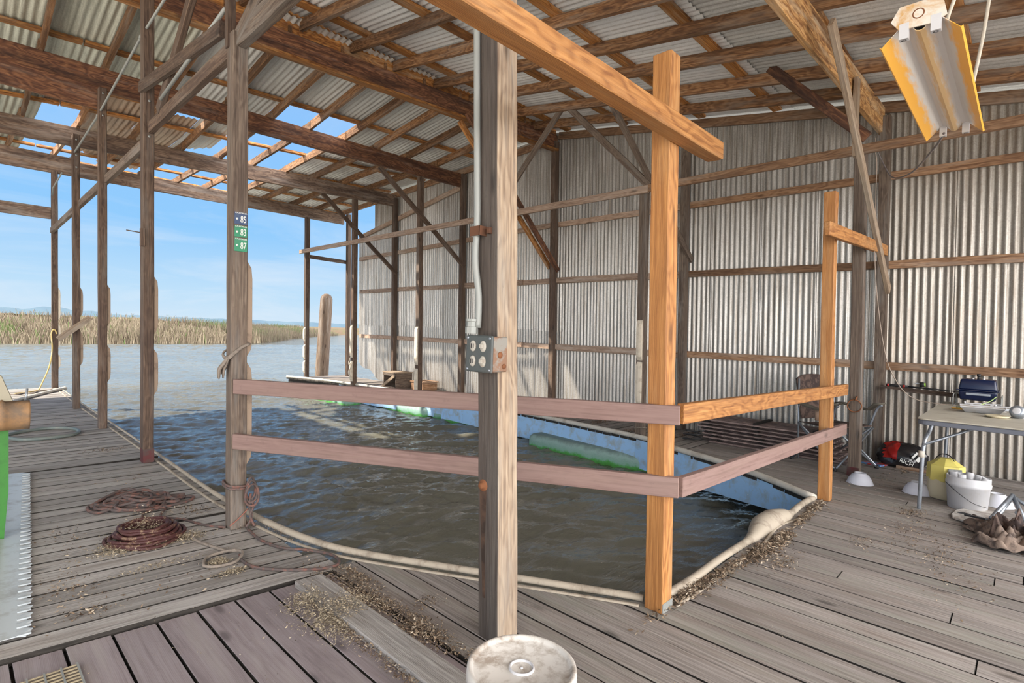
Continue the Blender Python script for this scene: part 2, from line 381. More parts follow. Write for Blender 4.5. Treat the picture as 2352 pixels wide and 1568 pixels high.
M_TABLEE = plain('table_edge', (0.12, 0.13, 0.16), 0.5)
M_ROPE = plain('twine', (0.55, 0.50, 0.42), 0.9, dirt=(0.35, 0.3, 0.25), dirt_amt=0.5, dscale=40, bk=0.5)
M_ROPEB = plain('dock_line', (0.09, 0.07, 0.065), 0.8, dirt=(0.22, 0.09, 0.065), dirt_amt=0.7, dscale=26, dat=(0.48, 0.6), bk=0.6)
M_ROPED = plain('old_line', (0.24, 0.20, 0.165), 0.9, dirt=(0.09, 0.07, 0.06), dirt_amt=0.7, dscale=30, bk=0.6)
M_ROPEY = plain('yellow_line', (0.62, 0.46, 0.18), 0.85, dirt=(0.60, 0.55, 0.45), dirt_amt=0.6, dscale=5)
M_ROPER = plain('maroon_line', (0.055, 0.014, 0.013), 0.6, dirt=(0.30, 0.20, 0.12), dirt_amt=0.7, dscale=24, dat=(0.52, 0.62), bk=0.7)
M_LEAF = plain('leaf_litter', (0.30, 0.21, 0.13), 0.95, dirt=(0.09, 0.055, 0.035), dirt_amt=0.9, dscale=30, bk=0.5)
M_LEAFD = plain('dark_litter', (0.16, 0.10, 0.065), 0.95, dirt=(0.05, 0.03, 0.02), dirt_amt=0.8, dscale=30)
M_CHAFF = plain('grass_chaff', (0.40, 0.33, 0.22), 0.95, dirt=(0.15, 0.115, 0.075), dirt_amt=0.9, dscale=34)
M_FIREH = plain('hose_bumper', (0.30, 0.22, 0.16), 0.85, dirt=(0.12, 0.08, 0.06), dirt_amt=0.7, dscale=10, bk=0.3)
M_FIREHP = plain('pale_hose_bumper', (0.66, 0.58, 0.47), 0.85, dirt=(0.35, 0.27, 0.19), dirt_amt=0.6, dscale=10, bk=0.3)

W_SLAT = wood('slat_wood', (0.34, 0.25, 0.225), (0.24, 0.175, 0.16), (0.10, 0.07, 0.065))
W_GIRTL = wood('pale_girt_wood', (0.62, 0.47, 0.36), (0.47, 0.335, 0.25), (0.22, 0.14, 0.10), (0.16, 0.09, 0.06), 0.4, 0.12, 0.3, patch=(0.55, 0.48, 0.42), patch_amt=0.5)
M_RUSTD = plain('dark_rust', (0.12, 0.05, 0.025), 0.85, 0.2, dirt=(0.06, 0.03, 0.02), dirt_amt=0.8)
W_EDGE = wood('shaded_board_edge', (0.05, 0.042, 0.036), (0.035, 0.03, 0.025), (0.015, 0.012, 0.01))  # board sides painted near black, so the deck gaps read as shade
# ---------------------------------------------------------------- water, banks, hills
WZ = -0.48
m, t, b = mat('river_water')
pos = t.node('ShaderNodeNewGeometry').outputs['Position']
c1 = t.noise(t.vmath('MULTIPLY', pos, (0.35, 0.35, 1)), 0.9, 4)
setc(t, b, t.ramp(c1, [(0.35, (0.115, 0.112, 0.088)), (0.65, (0.15, 0.148, 0.12))]), 0.07, 0.0, 0.8)
b.inputs['IOR'].default_value = 1.42
M_WATER = m
def build_water():
    # a real rippled surface near by, coarser further out
    rng = np.random.RandomState(3)
    waves = []
    for L, A, n in ((1.7, 0.012, 7), (0.75, 0.0085, 10), (0.34, 0.0074, 14), (0.17, 0.0034, 12)):
        for i in range(n):
            th = math.radians(rng.normal(64, 26)); l = L * rng.uniform(0.7, 1.4)
            waves.append((2 * math.pi / l * math.cos(th), 2 * math.pi / l * math.sin(th), rng.uniform(0, 6.28), A * rng.uniform(0.5, 1.0), l))
    def hgt(x, y, fade):
        h = np.zeros_like(x)
        for kx, ky, p, a, l in waves:
            ph = kx * x + ky * y + p
            s_ = np.sin(ph + 0.5 * np.sin(0.31 * ky * x - 0.23 * kx * y + p * 3))
            h += a * (0.5 * (1 - np.abs(s_)) * 1.6 + 0.45 * s_ + .2) * np.clip(l / (fade * 2.5), 0, 1)
        return h
    def grid(name, x0, x1, y0, y1, step, hole=None, amp=1.0):
        nx = int((x1 - x0) / step); ny = int((y1 - y0) / step)
        xs = np.linspace(x0, x1, nx + 1); ys = np.linspace(y0, y1, ny + 1)
        X, Y = np.meshgrid(xs, ys)
        calm = 0.42 + 0.58 * np.clip((Y - 1.2) / 3.5, 0, 1)
        Z = WZ + (hgt(X, Y, step) - 0.03) * amp * calm
        V = np.stack([X, Y, Z], -1).reshape(-1, 3)
        i = np.arange(nx); j = np.arange(ny); I, J = np.meshgrid(i, j); a = (J * (nx + 1) + I).ravel()
        F = np.stack([a, a + 1, a + nx + 2, a + nx + 1], 1)
        if hole is not None:
            cx_ = V[F].mean(1); k = ~((cx_[:, 0] > hole[0]) & (cx_[:, 0] < hole[1]) & (cx_[:, 1] > hole[2]) & (cx_[:, 1] < hole[3])); F = F[k]
        return V, F
    parts = [grid('n', -1.0, 7.0, 1.0, 17.0, 0.034), grid('m', -16.0, 34.0, -6.0, 44.0, 0.16, (-1.0, 7.0, 1.0, 17.0)), grid('f', -60, 300, -60, 300, 2.0, (-16, 34, -6, 44), 1.0)]
    V = []; F = []; o = 0
    for v, f in parts: V.append(v); F.append(f + o); o += len(v)
    V = np.concatenate(V); F = np.concatenate(F)
    me = bpy.data.meshes.new('water'); me.vertices.add(len(V)); me.vertices.foreach_set('co', V.astype(np.float32).ravel())
    me.loops.add(len(F) * 4); me.loops.foreach_set('vertex_index', F.astype(np.int32).ravel())
    me.polygons.add(len(F)); me.polygons.foreach_set('loop_start', np.arange(0, len(F) * 4, 4, dtype=np.int32)); me.polygons.foreach_set('loop_total', np.full(len(F), 4, dtype=np.int32))
    me.polygons.foreach_set('use_smooth', np.ones(len(F), dtype=bool)); me.update(calc_edges=True)
    me.materials.append(M_WATER)
    o = bpy.data.objects.new('water', me); C.objects.link(o); o['kind'] = 'stuff'
    tag(o, 'wind rippled olive grey river water under and beyond the boathouse', 'water')
build_water()
pos2 = t.vmath('MULTIPLY', pos, (1, 1, 1))
rotm = t.node('ShaderNodeMapping'); t.link(pos, rotm.inputs[0]); rotm.inputs['Rotation'].default_value = (0, 0, math.radians(-26)); rotm.inputs['Scale'].default_value = (1.0, 2.4, 1)
wn = t.math('ADD', t.noise(rotm.outputs[0], 2.6, 6, 0.6, 0.4), t.math('MULTIPLY', t.noise(rotm.outputs[0], 0.8, 3), 1.6))
bump(t, b, wn, 0.5, 0.06)

m, t, b = mat('reed_blades')
r = attr(t, 'rnd', 'Fac')
setc(t, b, t.ramp(r, [(0.0, (0.07, 0.053, 0.035)), (0.35, (0.17, 0.135, 0.09)), (0.68, (0.30, 0.245, 0.17)), (0.80, (0.10, 0.125, 0.04)), (1.0, (0.085, 0.15, 0.04))]), 0.9)
M_REED = m
m, t, b = mat('bank_scrub')
pos = t.node('ShaderNodeNewGeometry').outputs['Position']
n = t.noise(pos, 0.35, 8, 0.7); n2 = t.noise(pos, 3.5, 5, 0.7)
setc(t, b, t.mix(t.maprange(n2, 0.4, 0.65), t.ramp(n, [(0.35, (0.15, 0.10, 0.065)), (0.5, (0.20, 0.13, 0.085)), (0.56, (0.11, 0.15, 0.045)), (0.75, (0.14, 0.095, 0.06))]), (0.20, 0.14, 0.08)), 0.95)
bump(t, b, n2, 1.0, 0.5)
M_BANK = m
SHORE = [(-60, 38.0), (-20, 41.0), (-1.3, 43.1), (2.2, 45.0), (9.2, 47.0), (19.6, 50.1), (27, 62.0), (40, 81.0), (58, 101), (105, 132), (190, 190)]
def shore_pt(u):
    k = min(int(u), len(SHORE) - 2); f = u - k; a, b_ = SHORE[k], SHORE[k + 1]
    return Vector((a[0] * (1 - f) + b_[0] * f, a[1] * (1 - f) + b_[1] * f, WZ))
mb = MB(); rows = []
NU = 260
for i in range(NU + 1):
    u = i / NU * (len(SHORE) - 1.001); p = shore_pt(u); q = shore_pt(min(u + 0.05, len(SHORE) - 1.001)); d = (q - p); d = d.normalized() if d.length > 0 else Vector((1, 1, 0)); nrm = Vector((-d.y, d.x, 0))
    far = p.length
    row = []
    for dist, hh in ((-0.3, -0.3), (0.6, 0.25), (2.0, 0.6), (4, 1.0), (8, 1.45), (16, 1.75), (40, 1.6), (160, 1.2)):
        hk = 1.0 if far < 55 else max(0.5, 1 - (far - 55) / 160)
        row.append(p + nrm * dist + Vector((0, 0, hh * hk + (random.uniform(-0.25, 0.25) if dist > 1 else 0))))
    rows.append(row)
vs = [v for r_ in rows for v in r_]; nc = 8
fs = [(i * nc + j, i * nc + j + 1, (i + 1) * nc + j + 1, (i + 1) * nc + j) for i in range(NU) for j in range(nc - 1)]
mb.add(vs, fs, smooth=True)
o = struct(mb, 'river_bank', M_BANK)
# reeds: thousands of bent blades, uncountable
mb = MB(); rv = []; rf = []; rr_ = []
rng = random.Random(11)
for i in range(26000):
    u = rng.random() ** 1.0 * 6.6 + 0.9
    p = shore_pt(u); far = p.length
    q = shore_pt(u + 0.05); d = (q - p).normalized(); nrm = Vector((-d.y, d.x, 0))
    dd = rng.random() ** 1.5 * 9.0 - 0.4
    p = p + nrm * dd + Vector((0, 0, min(1.3, 0.24 * max(dd, 0))))
    hk = 1.0 if far < 55 else max(0.6, 1 - (far - 55) / 120)
    h = rng.uniform(0.35, 1.0) * (1.15 + .35 * math.sin(p.x * 1.1 + p.y)) * hk * (0.9 if dd > 3 else 1)
    if dd > 2.5: h *= 0.75
    wd = rng.uniform(0.010, 0.034) * (far / 45)
    lean = rng.uniform(-0.5, 0.5); ln2 = rng.uniform(-0.3, 0.3)
    patch = math.sin(p.x * 0.33 + 1.3) + math.sin(p.x * 0.11 + p.y * 0.2)
    green = (patch > 0.35 and dd > 1.2 and rng.random() < 0.7) or rng.random() < 0.06
    rn = rng.uniform(0.74, 1.0) if green else rng.uniform(0, 0.68)
    b0 = len(rv)
    for k, (hz, lk) in enumerate(((0, 0), (0.55, 0.35), (1.0, 1.0))):
        c = p + d * (lean * lk * h * 0.6) + nrm * (ln2 * lk * h) + Vector((0, 0, h * hz * (1 - 0.15 * abs(lean) * lk)))
        ww = wd * (1 - hz * 0.7)
        rv += [c - d * ww, c + d * ww]
    rf += [(b0, b0 + 1, b0 + 3, b0 + 2), (b0 + 2, b0 + 3, b0 + 5, b0 + 4)]; rr_ += [rn] * 6
mb.v = [tuple(v) for v in rv]; mb.g = mb.v[:]; mb.r = rr_; mb.f = rf; mb.m = [0] * len(rf); mb.sm = [False] * len(rf)
solo(mb, 'reed_bed', M_REED, 'dry tan reeds and green scrub lining the far river bank', 'reeds', kind='stuff')
# distant hills, their haze painted into the blue-grey colour
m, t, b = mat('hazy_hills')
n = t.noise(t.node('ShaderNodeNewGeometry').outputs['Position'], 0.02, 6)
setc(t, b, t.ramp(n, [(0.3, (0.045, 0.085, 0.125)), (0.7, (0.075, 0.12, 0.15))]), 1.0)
mb = MB(); pts = []
HP = [(100, 9), (90, 9.5), (87.2, 9.2), (85.8, 7.5), (84.7, 12.0), (83.9, 12.2), (82.7, 8.0), (81.3, 8.5), (80.3, 5.2), (77.5, 4.6), (74, 4.4), (70, 4.0), (63, 3.2), (50, 3.0), (30, 3.0)]
N = 160
for i in range(N + 1):
    a = 100 - 70 * i / N
    for (a0, h0), (a1, h1) in zip(HP, HP[1:]):
        if a1 <= a <= a0: hgt = h0 + (h1 - h0) * (a0 - a) / (a0 - a1); break
    a = math.radians(a); pts.append((900 * math.cos(a), 900 * math.sin(a), 1.3 + hgt + .5 * math.sin(i * 1.7)))
vs = []
for x, y, h in pts: vs += [(x, y, -5), (x * 1.03, y * 1.03, h + .3), (x * 1.15, y * 1.15, h * 0.9)]
fs = []
for i in range(N): fs += [(i * 3, i * 3 + 1, i * 3 + 4, i * 3 + 3), (i * 3 + 1, i * 3 + 2, i * 3 + 5, i * 3 + 4)]
mb.add(vs, fs, smooth=True); struct(mb, 'distant_hills', m)
# pale gravel added out of view to bounce sunlight up under the roof
m, t, b = mat('bounce_gravel'); n = t.noise(t.node('ShaderNodeNewGeometry').outputs['Position'], 3, 8, .7)
setc(t, b, t.ramp(n, [(.3, (.70, .67, .60)), (.7, (.84, .80, .74))]), .95)
mb = MB(); gp = [(-60, -60), (60, -60), (60, 1.0), (7.9, 1.0), (7.9, -3.2), (-2.2, -3.2), (-2.2, 11), (-60, 14)]
mb.poly([(x_, y_, -.75) for x_, y_ in gp], (0, 0, .5)); struct(mb, 'bounce_ground', m)
# ---------------------------------------------------------------- decks
EDGE_R = [(4.97, 1.24), (5.34, 1.78), (5.61, 2.31), (5.84, 2.92), (6.10, 3.48), (6.28, 4.9), (6.38, 5.84), (6.48, 8.24), (6.2, 11.6), (5.80, 13.2)]
def edge_x(y):
    for (x0, y0), (x1, y1) in zip(EDGE_R, EDGE_R[1:]):
        if y0 <= y <= y1: return x0 + (x1 - x0) * (y - y0) / (y1 - y0)
    return EDGE_R[0][0] if y < 1.24 else EDGE_R[-1][0]
def near_top(x):
    """where the boards running away from the camera stop"""
    if x < 1.44: return 2.765 - (x - 0.2) * 0.09
    if x < 1.62: return 2.70 - (x - 1.44) * 0.05
    if x < 2.40: return 2.69 - (x - 1.62) * (2.69 - 1.31) / 0.78
    if x < 4.97: return 1.25
    for (x0, y0), (x1, y1) in zip(EDGE_R, EDGE_R[1:]):
        if x0 <= x <= x1 and y1 < 3.0: return y0 + (y1 - y0) * (x - x0) / (x1 - x0)
    return 2.86
def plank(mb, c0, c1, d0, d1, z=0.0, th=0.035, rnd=None, edge=1):
    """quad plank: corners at side A (c0 low, c1 high), side B (d0,d1)"""
    r_ = random.random() if rnd is None else rnd
    vs = [(*c0, z - th), (*d0, z - th), (*d1, z - th), (*c1, z - th), (*c0, z), (*d0, z), (*d1, z), (*c1, z)]
    along = (Vector(c1) - Vector(c0)).normalized(); acr = Vector((along.y, -along.x))
    gs = [(Vector(v[:2]).dot(along) + r_ * 37, Vector(v[:2]).dot(acr) + r_ * 17, v[2] + r_ * 5) for v in vs]
    mb.add(vs, [(3, 2, 1, 0), (4, 5, 6, 7), (0, 1, 5, 4), (1, 2, 6, 5), (2, 3, 7, 6), (3, 0, 4, 7)], gs, r_, smooth=False)
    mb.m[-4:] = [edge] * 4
# near and right hand deck: boards run away from the camera
fl = MB(); x = 1.45; G = 0.0048
while x < 7.33:
    wdt = 0.143
    x1 = min(x + wdt, 7.36)
    ys = [near_top(x + G), near_top(x1 - G)]
    zj = random.uniform(-0.0025, 0.0025)
    # butt joints
    cut = random.uniform(-1.6, 0.9)
    segs_ = [(-2.6, cut), (cut, None)] if x > 2.5 and random.random() < .45 else [(-2.6, None)]
    for a, b_ in segs_:
        e0 = ys[0] if b_ is None else b_ - 0.003; e1 = ys[1] if b_ is None else b_ - 0.003
        plank(fl, (x + G, a), (x + G, e0), (x1 - G, a), (x1 - G, e1), zj)
    x = x1
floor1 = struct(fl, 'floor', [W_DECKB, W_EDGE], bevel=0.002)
# maroon composite boards at the camera's feet, a little lower
fl = MB(); x = -1.55
while x < 1.45:
    x1 = min(x + 0.157, 1.452)
    plank(fl, (x + 0.005, -2.6), (x + 0.005, near_top(x)), (x1 - 0.005, -2.6), (x1 - 0.005, near_top(x1)), -0.012 + random.uniform(-.002, .002), rnd=random.uniform(.2, .7))
    x = x1
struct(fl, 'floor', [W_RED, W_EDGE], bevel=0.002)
# left hand walkway: boards run across it
fl = MB(); y = 2.78
while y < 13.0:
    y1 = y + 0.142; sl = 0.09 if y < 4 else 0.05 if y < 6 else 0.0
    sk = lambda yy, xx: yy - (xx - 0.2) * sl
    xr = 1.42 if y > 3.0 else 1.5
    plank(fl, (-1.7, sk(y + G, -1.7)), (xr, sk(y + G, xr)), (-1.7, sk(y1 - G, -1.7)), (xr, sk(y1 - G, xr)), random.uniform(-.002, .002))
    y = y1
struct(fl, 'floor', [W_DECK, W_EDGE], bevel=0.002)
# finger dock beside the metal wall
fl = MB(); y = 2.87
while y < 13.2:
    y1 = y + 0.142
    plank(fl, (edge_x(y) + 0.0, y + G), (7.36, y + G), (edge_x(y1), y1 - G), (7.36, y1 - G), random.uniform(-.003, .003))
    y = y1
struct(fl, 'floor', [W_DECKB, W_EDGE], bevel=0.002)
# framing under the boards
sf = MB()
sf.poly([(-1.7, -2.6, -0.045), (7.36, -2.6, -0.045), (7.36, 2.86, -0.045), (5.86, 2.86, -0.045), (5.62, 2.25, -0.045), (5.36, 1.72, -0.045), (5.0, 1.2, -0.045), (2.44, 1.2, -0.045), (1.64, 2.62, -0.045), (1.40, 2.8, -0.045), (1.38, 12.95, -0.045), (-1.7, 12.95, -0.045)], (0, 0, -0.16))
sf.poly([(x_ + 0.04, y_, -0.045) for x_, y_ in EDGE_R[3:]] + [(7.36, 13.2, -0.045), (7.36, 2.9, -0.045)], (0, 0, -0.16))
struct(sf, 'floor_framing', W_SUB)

# bumper hose round the slip
tr = MB()
path = [(1.42, 12.9), (1.40, 10.2), (1.41, 8.1), (1.41, 6.0), (1.40, 4.6), (1.42, 4.0), (1.45, 3.55), (1.52, 3.1), (1.64, 2.74), (1.98, 2.10), (2.33, 1.46), (2.39, 1.335)]
tr.tube([(x_ + 0.01, y_, 0.018) for x_, y_ in path], [.009, .010, .012, .014, .017, .020, .024, .024, .023, .022, .021, .020], 10, sub=6, flat=0.8)
tr.tube([(x_ - 0.05, y_ - 0.01, 0.004) for x_, y_ in path], 0.013, 6, sub=5, flat=0.5)
struct(tr, 'trim_1', M_HOSE)
tr = MB()
p2 = [(2.48, 1.275), (2.8, 1.262), (3.2, 1.27), (3.55, 1.262), (3.72, 1.27), (3.95, 1.30), (4.15, 1.30), (4.3, 1.27), (4.42, 1.25), (4.7, 1.26), (4.98, 1.25)]
tr.tube([(x_, y_, 0.02) for x_, y_ in p2], [.022, .024, .024, .026, .045, .078, .082, .062, .026, .026, .028], 12, sub=6, flat=0.8)
tr.tube([(x_, y_ - 0.075, 0.004) for x_, y_ in p2], 0.012, 6, sub=5, flat=0.5)
struct(tr, 'trim_2', M_HOSE)
tr = MB()
tr.tube([(x_ + 0.0, y_, 0.028) for x_, y_ in EDGE_R], [.034] * 3 + [.036] * 4 + [.036, .03, .03], 12, sub=6, flat=0.85)
tr.tube([(x_ + 0.085, y_, 0.004) for x_, y_ in EDGE_R], 0.014, 6, sub=5, flat=0.5)
struct(tr, 'trim_3', M_HOSEW)
# blue board under the finger dock's edge
bm = MB()
pts = []
for i, (x_, y_) in enumerate(EDGE_R[:-1]):
    pts.append((x_ + 0.03, y_))
ys_ = [1.24 + (11.4 - 1.24) * i / 30 for i in range(31)]
for a, b_ in ((0, 9), (9, 18), (18, 30)):
    vs = []; gs = []
    for i in range(a, b_ + 1):
        yy = ys_[i] + (0.004 if i == a and a else 0); xx = edge_x(yy) + 0.005
        zb = -0.20 - 0.17 * min(1, max(0, (yy - 1.2) / 1.6)) + 0.006 * math.sin(i * 2.1)
        vs += [(xx, yy, -0.01), (xx, yy, zb), (xx + 0.03, yy, zb), (xx + 0.03, yy, -0.01)]
    n_ = b_ - a + 1; fs = []
    for i in range(n_ - 1):
        for k in range(4):
            fs.append((i * 4 + k, i * 4 + (k + 1) % 4, (i + 1) * 4 + (k + 1) % 4, (i + 1) * 4 + k))
    fs += [(0, 1, 2, 3), tuple((n_ - 1) * 4 + k for k in (3, 2, 1, 0))]
    bm.add(vs, fs, smooth=False)
solo(bm, 'edge_board', M_BLUE, 'pale blue painted boards running along the side of the finger dock above the floats', 'board')
# algae covered floats
m, t, b = mat('algae_float')
pz = t.node('ShaderNodeSeparateXYZ'); ps = t.node('ShaderNodeNewGeometry').outputs['Position']; t.link(ps, pz.inputs[0])
nn = t.noise(ps, 6, 6, 0.7)
zz = t.math('ADD', pz.outputs[2], t.math('MULTIPLY', t.math('SUBTRACT', nn, 0.5), 0.16))
cc = t.ramp(t.maprange(zz, -0.52, -0.22), [(0.0, (0.02, 0.014, 0.01)), (0.27, (0.035, 0.03, 0.02)), (0.33, (0.05, 0.20, 0.03)), (0.46, (0.07, 0.30, 0.06)), (0.56, (0.20, 0.36, 0.28)), (0.8, (0.27, 0.40, 0.36)), (1.0, (0.16, 0.22, 0.20))])
setc(t, b, cc, 0.6); bump(t, b, nn, 0.6, 0.03)
M_FLOAT = m
def rbox(mb, x0, y0, z0, x1, y1, z1, r, seg=4, rnd=None, mi=None, axis='y'):
    """box rounded round its long axis"""
    ring = []
    for (cx_, cz_, a0) in ((x1 - r, z1 - r, 0), (x0 + r, z1 - r, 90), (x0 + r, z0 + r, 180), (x1 - r, z0 + r, 270)):
        for k in range(seg + 1):
            a = math.radians(a0 + 90 * k / seg); ring.append((cx_ + r * math.cos(a), cz_ + r * math.sin(a)))
    n_ = len(ring); L = [(y0, .82), (y0 + r * .4, .95), (y0 + r, 1), (y1 - r, 1), (y1 - r * .4, .95), (y1, .82)]
    cx_, cz_ = (x0 + x1) / 2, (z0 + z1) / 2
    vs = [(cx_ + (a - cx_) * k, yy, cz_ + (c - cz_) * k) for yy, k in L for a, c in ring]
    fs = [(i * n_ + k, i * n_ + (k + 1) % n_, (i + 1) * n_ + (k + 1) % n_, (i + 1) * n_ + k) for i in range(len(L) - 1) for k in range(n_)]
    fs += [tuple(range(n_)), tuple((len(L) - 1) * n_ + k for k in range(n_ - 1, -1, -1))]
    mb.add(vs, fs, rnd=rnd, mi=mi, smooth=True)
for ya, yb, lab in ((3.35, 5.45, 'algae covered green float under the blue board nearest the wooden corner post'), (6.9, 8.3, 'green float half hidden by the square timber post with outlet box'), (8.4, 9.9, 'weedy green float under the finger dock near the wooden crate'), (10.6, 12.9, 'pale green float at the outer end of the finger dock')):
    mb = MB(); xa = min(edge_x(ya), edge_x(yb)) + 0.05
    rbox(mb, xa, ya, -0.66, xa + 0.7, yb, -0.215, 0.09)
    solo(mb, 'dock_float', M_FLOAT, lab, 'float', 'floats under the finger dock')

# ---------------------------------------------------------------- metal wall (X = 7.4)
def corr(mb, o, au, av, an, wu, Lv, pitch=0.068, amp=0.0105, rnd=None, v0f=None, v1f=None, nper=8, rag=0.0):
    """corrugated sheet: ripples across au, runs along av; v0f/v1f give the ends as functions of u"""
    o = Vector(o); au = Vector(au); av = Vector(av); an = Vector(an)
    n_ = max(4, int(wu / pitch * nper)); r_ = random.random() if rnd is None else rnd
    vs, gs = [], []; th = 0.0012
    rows_ = 5
    for i in range(n_ + 1):
        u = wu * i / n_; c = amp * math.cos(2 * math.pi * u / pitch)
        a = v0f(u) if v0f else 0.0; b_ = v1f(u) if v1f else Lv
        if rag: b_ += random.uniform(-rag, rag)
        for k in range(rows_):
            f = k / (rows_ - 1); v_ = a + (b_ - a) * f
            vs.append(o + au * u + av * v_ + an * c); gs.append((v_ + r_ * 50, u + r_ * 20, c))
    fs = [(i * rows_ + k, (i + 1) * rows_ + k, (i + 1) * rows_ + k + 1, i * rows_ + k + 1) for i in range(n_) for k in range(rows_ - 1)]
    mb.add(vs, fs, gs, r_, smooth=True)
WX = 7.42
def wall_top(y):
    return 3.74 + 0.157 * y + 0.14 if y < 6.0 else 4.68 + 0.14 - 0.055 * (y - 6.0)
wall = sroot('wall_right')
y = -3.4; k = 0
while y < 12.6:
    wd_ = 0.66; last = y + wd_ > 12.5
    tan = y < 1.2
    def f_top(u, y=y): 
        z_ = wall_top(y + u) if y + u < 11.87 else 3.70 - (y + u - 11.87) * .18
        return z_
    def f_bot(u, y=y):
        yy = y + u
        return -0.05 if yy < 11.4 else -0.05 + max(0.0, (yy - 11.4)) * 0.36 + 0.04 * math.sin(yy * 9)
    mb = MB()
    if last: wd_ = 12.55 - y
    zs = 1.36 + random.uniform(-.04, .04) if (y > 3.2) else None
    if zs and y > 5.5:
        corr(mb, S(WX, y, 0) + Vector((0.004, 0, 0)), (0, 1, 0), S(0, 0, 1), (-1, 0, 0), wd_ + 0.05, 0, v0f=f_bot, v1f=lambda u: zs + 0.05)
        mb.build('corrugated_sheet', G_WALL, wall)
        mb = MB(); corr(mb, S(WX, y, 0) - Vector((0.004, 0, 0)), (0, 1, 0), S(0, 0, 1), (-1, 0, 0), wd_ + 0.05, 0, v0f=lambda u: zs, v1f=f_top)
    else:
        corr(mb, S(WX, y, 0) + Vector((-0.002 * (k % 2), 0, 0)), (0, 1, 0), S(0, 0, 1), (-1, 0, 0), wd_ + 0.05, 0, v0f=f_bot, v1f=f_top)
    mb.build('corrugated_sheet', G_WALLT if tan else G_WALL, wall)
    y += wd_; k += 1
    if last: break
# girts: horizontal boards nailed to the posts, in bay lengths
PW = [-1.25, 1.19, 3.57, 5.98, 8.39, 10.82, 12.95]
for z in (1.07, 2.22, 3.21):
    for a, b_ in zip(PW, PW[1:]):
        a2 = a; b2 = b_ if b_ < 12 else 12.5
        if z > 3 and a > 5 : continue
        mb = MB(); mb.box(S(WX - 0.045, a2 + 0.03, z + random.uniform(-.01, .01)), S(WX - 0.045, b2 - 0.03, z + random.uniform(-.01, .01)), 0.038, 0.088, seg=6, jit=0.003)
        mb.build('girt', W_GIRTL if a > 3 else W_GIRT, wall)
        if 3 < a < 6 and z < 3:                                # the splice pieces
            mb = MB(); mb.box(S(WX - 0.083, a2 + 0.75, z + 0.012), S(WX - 0.083, b2 - 0.05, z + 0.012), 0.036, 0.088, seg=4, jit=0.002); mb.build('girt', W_GIRTL, wall)
mb = MB(); mb.box(S(WX - 0.045, 6.05, 3.21), S(WX - 0.045, 12.5, 3.05), 0.038, 0.088, seg=8, jit=.003); mb.build('girt', W_GIRTL, wall)
mb = MB(); mb.box(S(WX - 0.05, 8.4, 4.28), S(WX - 0.05, 12.5, 3.60), 0.038, 0.10, seg=8, jit=.003); mb.build('girt', W_GIRTL, wall)
mb = MB(); mb.box(S(WX - 0.045, -3.4, 3.74 - .157 * 3.4 + .06), S(WX - 0.045, 5.95, 3.74 + .157 * 5.95 + .06), 0.04, 0.12, seg=10, jit=.004); mb.build('top_plate', W_GIRT, wall)
mb = MB(); mb.box(S(WX - 0.045, 6.0, 4.69), S(WX - 0.045, 13.9, 4.32), 0.04, 0.12, seg=10, jit=.004); mb.build('top_plate', W_GIRT, wall)
for i, yy in enumerate(PW):
    mb = MB(); zt = wall_top(yy) - 0.2
    mb.box(S(WX - 0.115, yy, -0.02 if i < 6 else -0.3), S(WX - 0.115, yy, zt), 0.10, 0.10, up=(0, 1, 0), seg=10, jit=0.003)
    mb.build('stud', W_POSTG if i < 3 else W_POST, wall, bevel=0.004)

# ---------------------------------------------------------------- roof: rafters, battens, sheets
roof = sroot('ceiling')
# beams: (x0,y0,top0,x1,y1,top1,depth)
BEAMS = {'ridge': (-1.6, 6.25, 4.49, 7.33, 6.0, 4.75, 0.27), 'A': (-1.6, 7.89, 4.20, 7.33, 8.45, 4.50, 0.265), 'B': (-1.6, 9.90, 3.94, 7.33, 10.86, 4.44, 0.27), 'C': (-1.6, 12.85, 4.18, 7.30, 13.2, 4.27, 0.265)}
def bt(n_, x): a = BEAMS[n_]; f = (x - a[0]) / (a[3] - a[0]); return (a[1] + (a[4] - a[1]) * f, a[2] + (a[5] - a[2]) * f)
def r_left(x, y):
    """underside of the rafters beyond the ridge"""
    pr = [bt(k_, x) for k_ in ('ridge', 'A', 'B', 'C')]
    for (y0, z0), (y1, z1) in zip(pr, pr[1:]):
        if y <= y1: return z0 + (z1 - z0) * (y - y0) / (y1 - y0)
    return pr[-1][1] + (y - pr[-1][0]) * (z1 - z0) / (y1 - y0)
def r_right(x, y):
    base_ = 3.74 + 0.157 * y; return base_ - 0.012 * max(0, 3.0 - x)
RD = 0.125
for x_ in (-1.1, -0.48, 0.13, 0.75, 1.36, 2.06, 2.75, 3.38, 3.98, 4.61, 5.25, 5.93, 6.62):
    pr = [bt(k_, x_) for k_ in ('ridge', 'A', 'B', 'C')]; pr.append((13.75, r_left(x_, 13.75)))
    for i, ((y0, z0), (y1, z1)) in enumerate(zip(pr[:3] , pr[1:4])):
        if i == 2: y1, z1 = pr[4]
        dx = random.uniform(-.015, .015)
        mb = MB(); mb.box(S(x_ + dx, y0 - (.06 if i else -.03), z0 + RD / 2 - .01), S(x_ + dx, y1 + .05, z1 + RD / 2 - .01), 0.042, RD, seg=5, jit=.004)
        ra = mb.build('rafter', W_RAFT, roof)
for x_ in (-1.0, -0.35, 0.28, 0.92, 1.56, 2.2, 2.85, 3.49, 4.12, 4.78, 5.43, 6.15, 6.78):
    mb = MB(); mb.box(S(x_, -2.6, r_right(x_, -2.6) + RD / 2), S(x_, 6.12, r_right(x_, 6.12) + RD / 2), 0.045, RD, seg=10, jit=.005); mb.build('rafter', W_RAFT, roof)
BT = 0.036
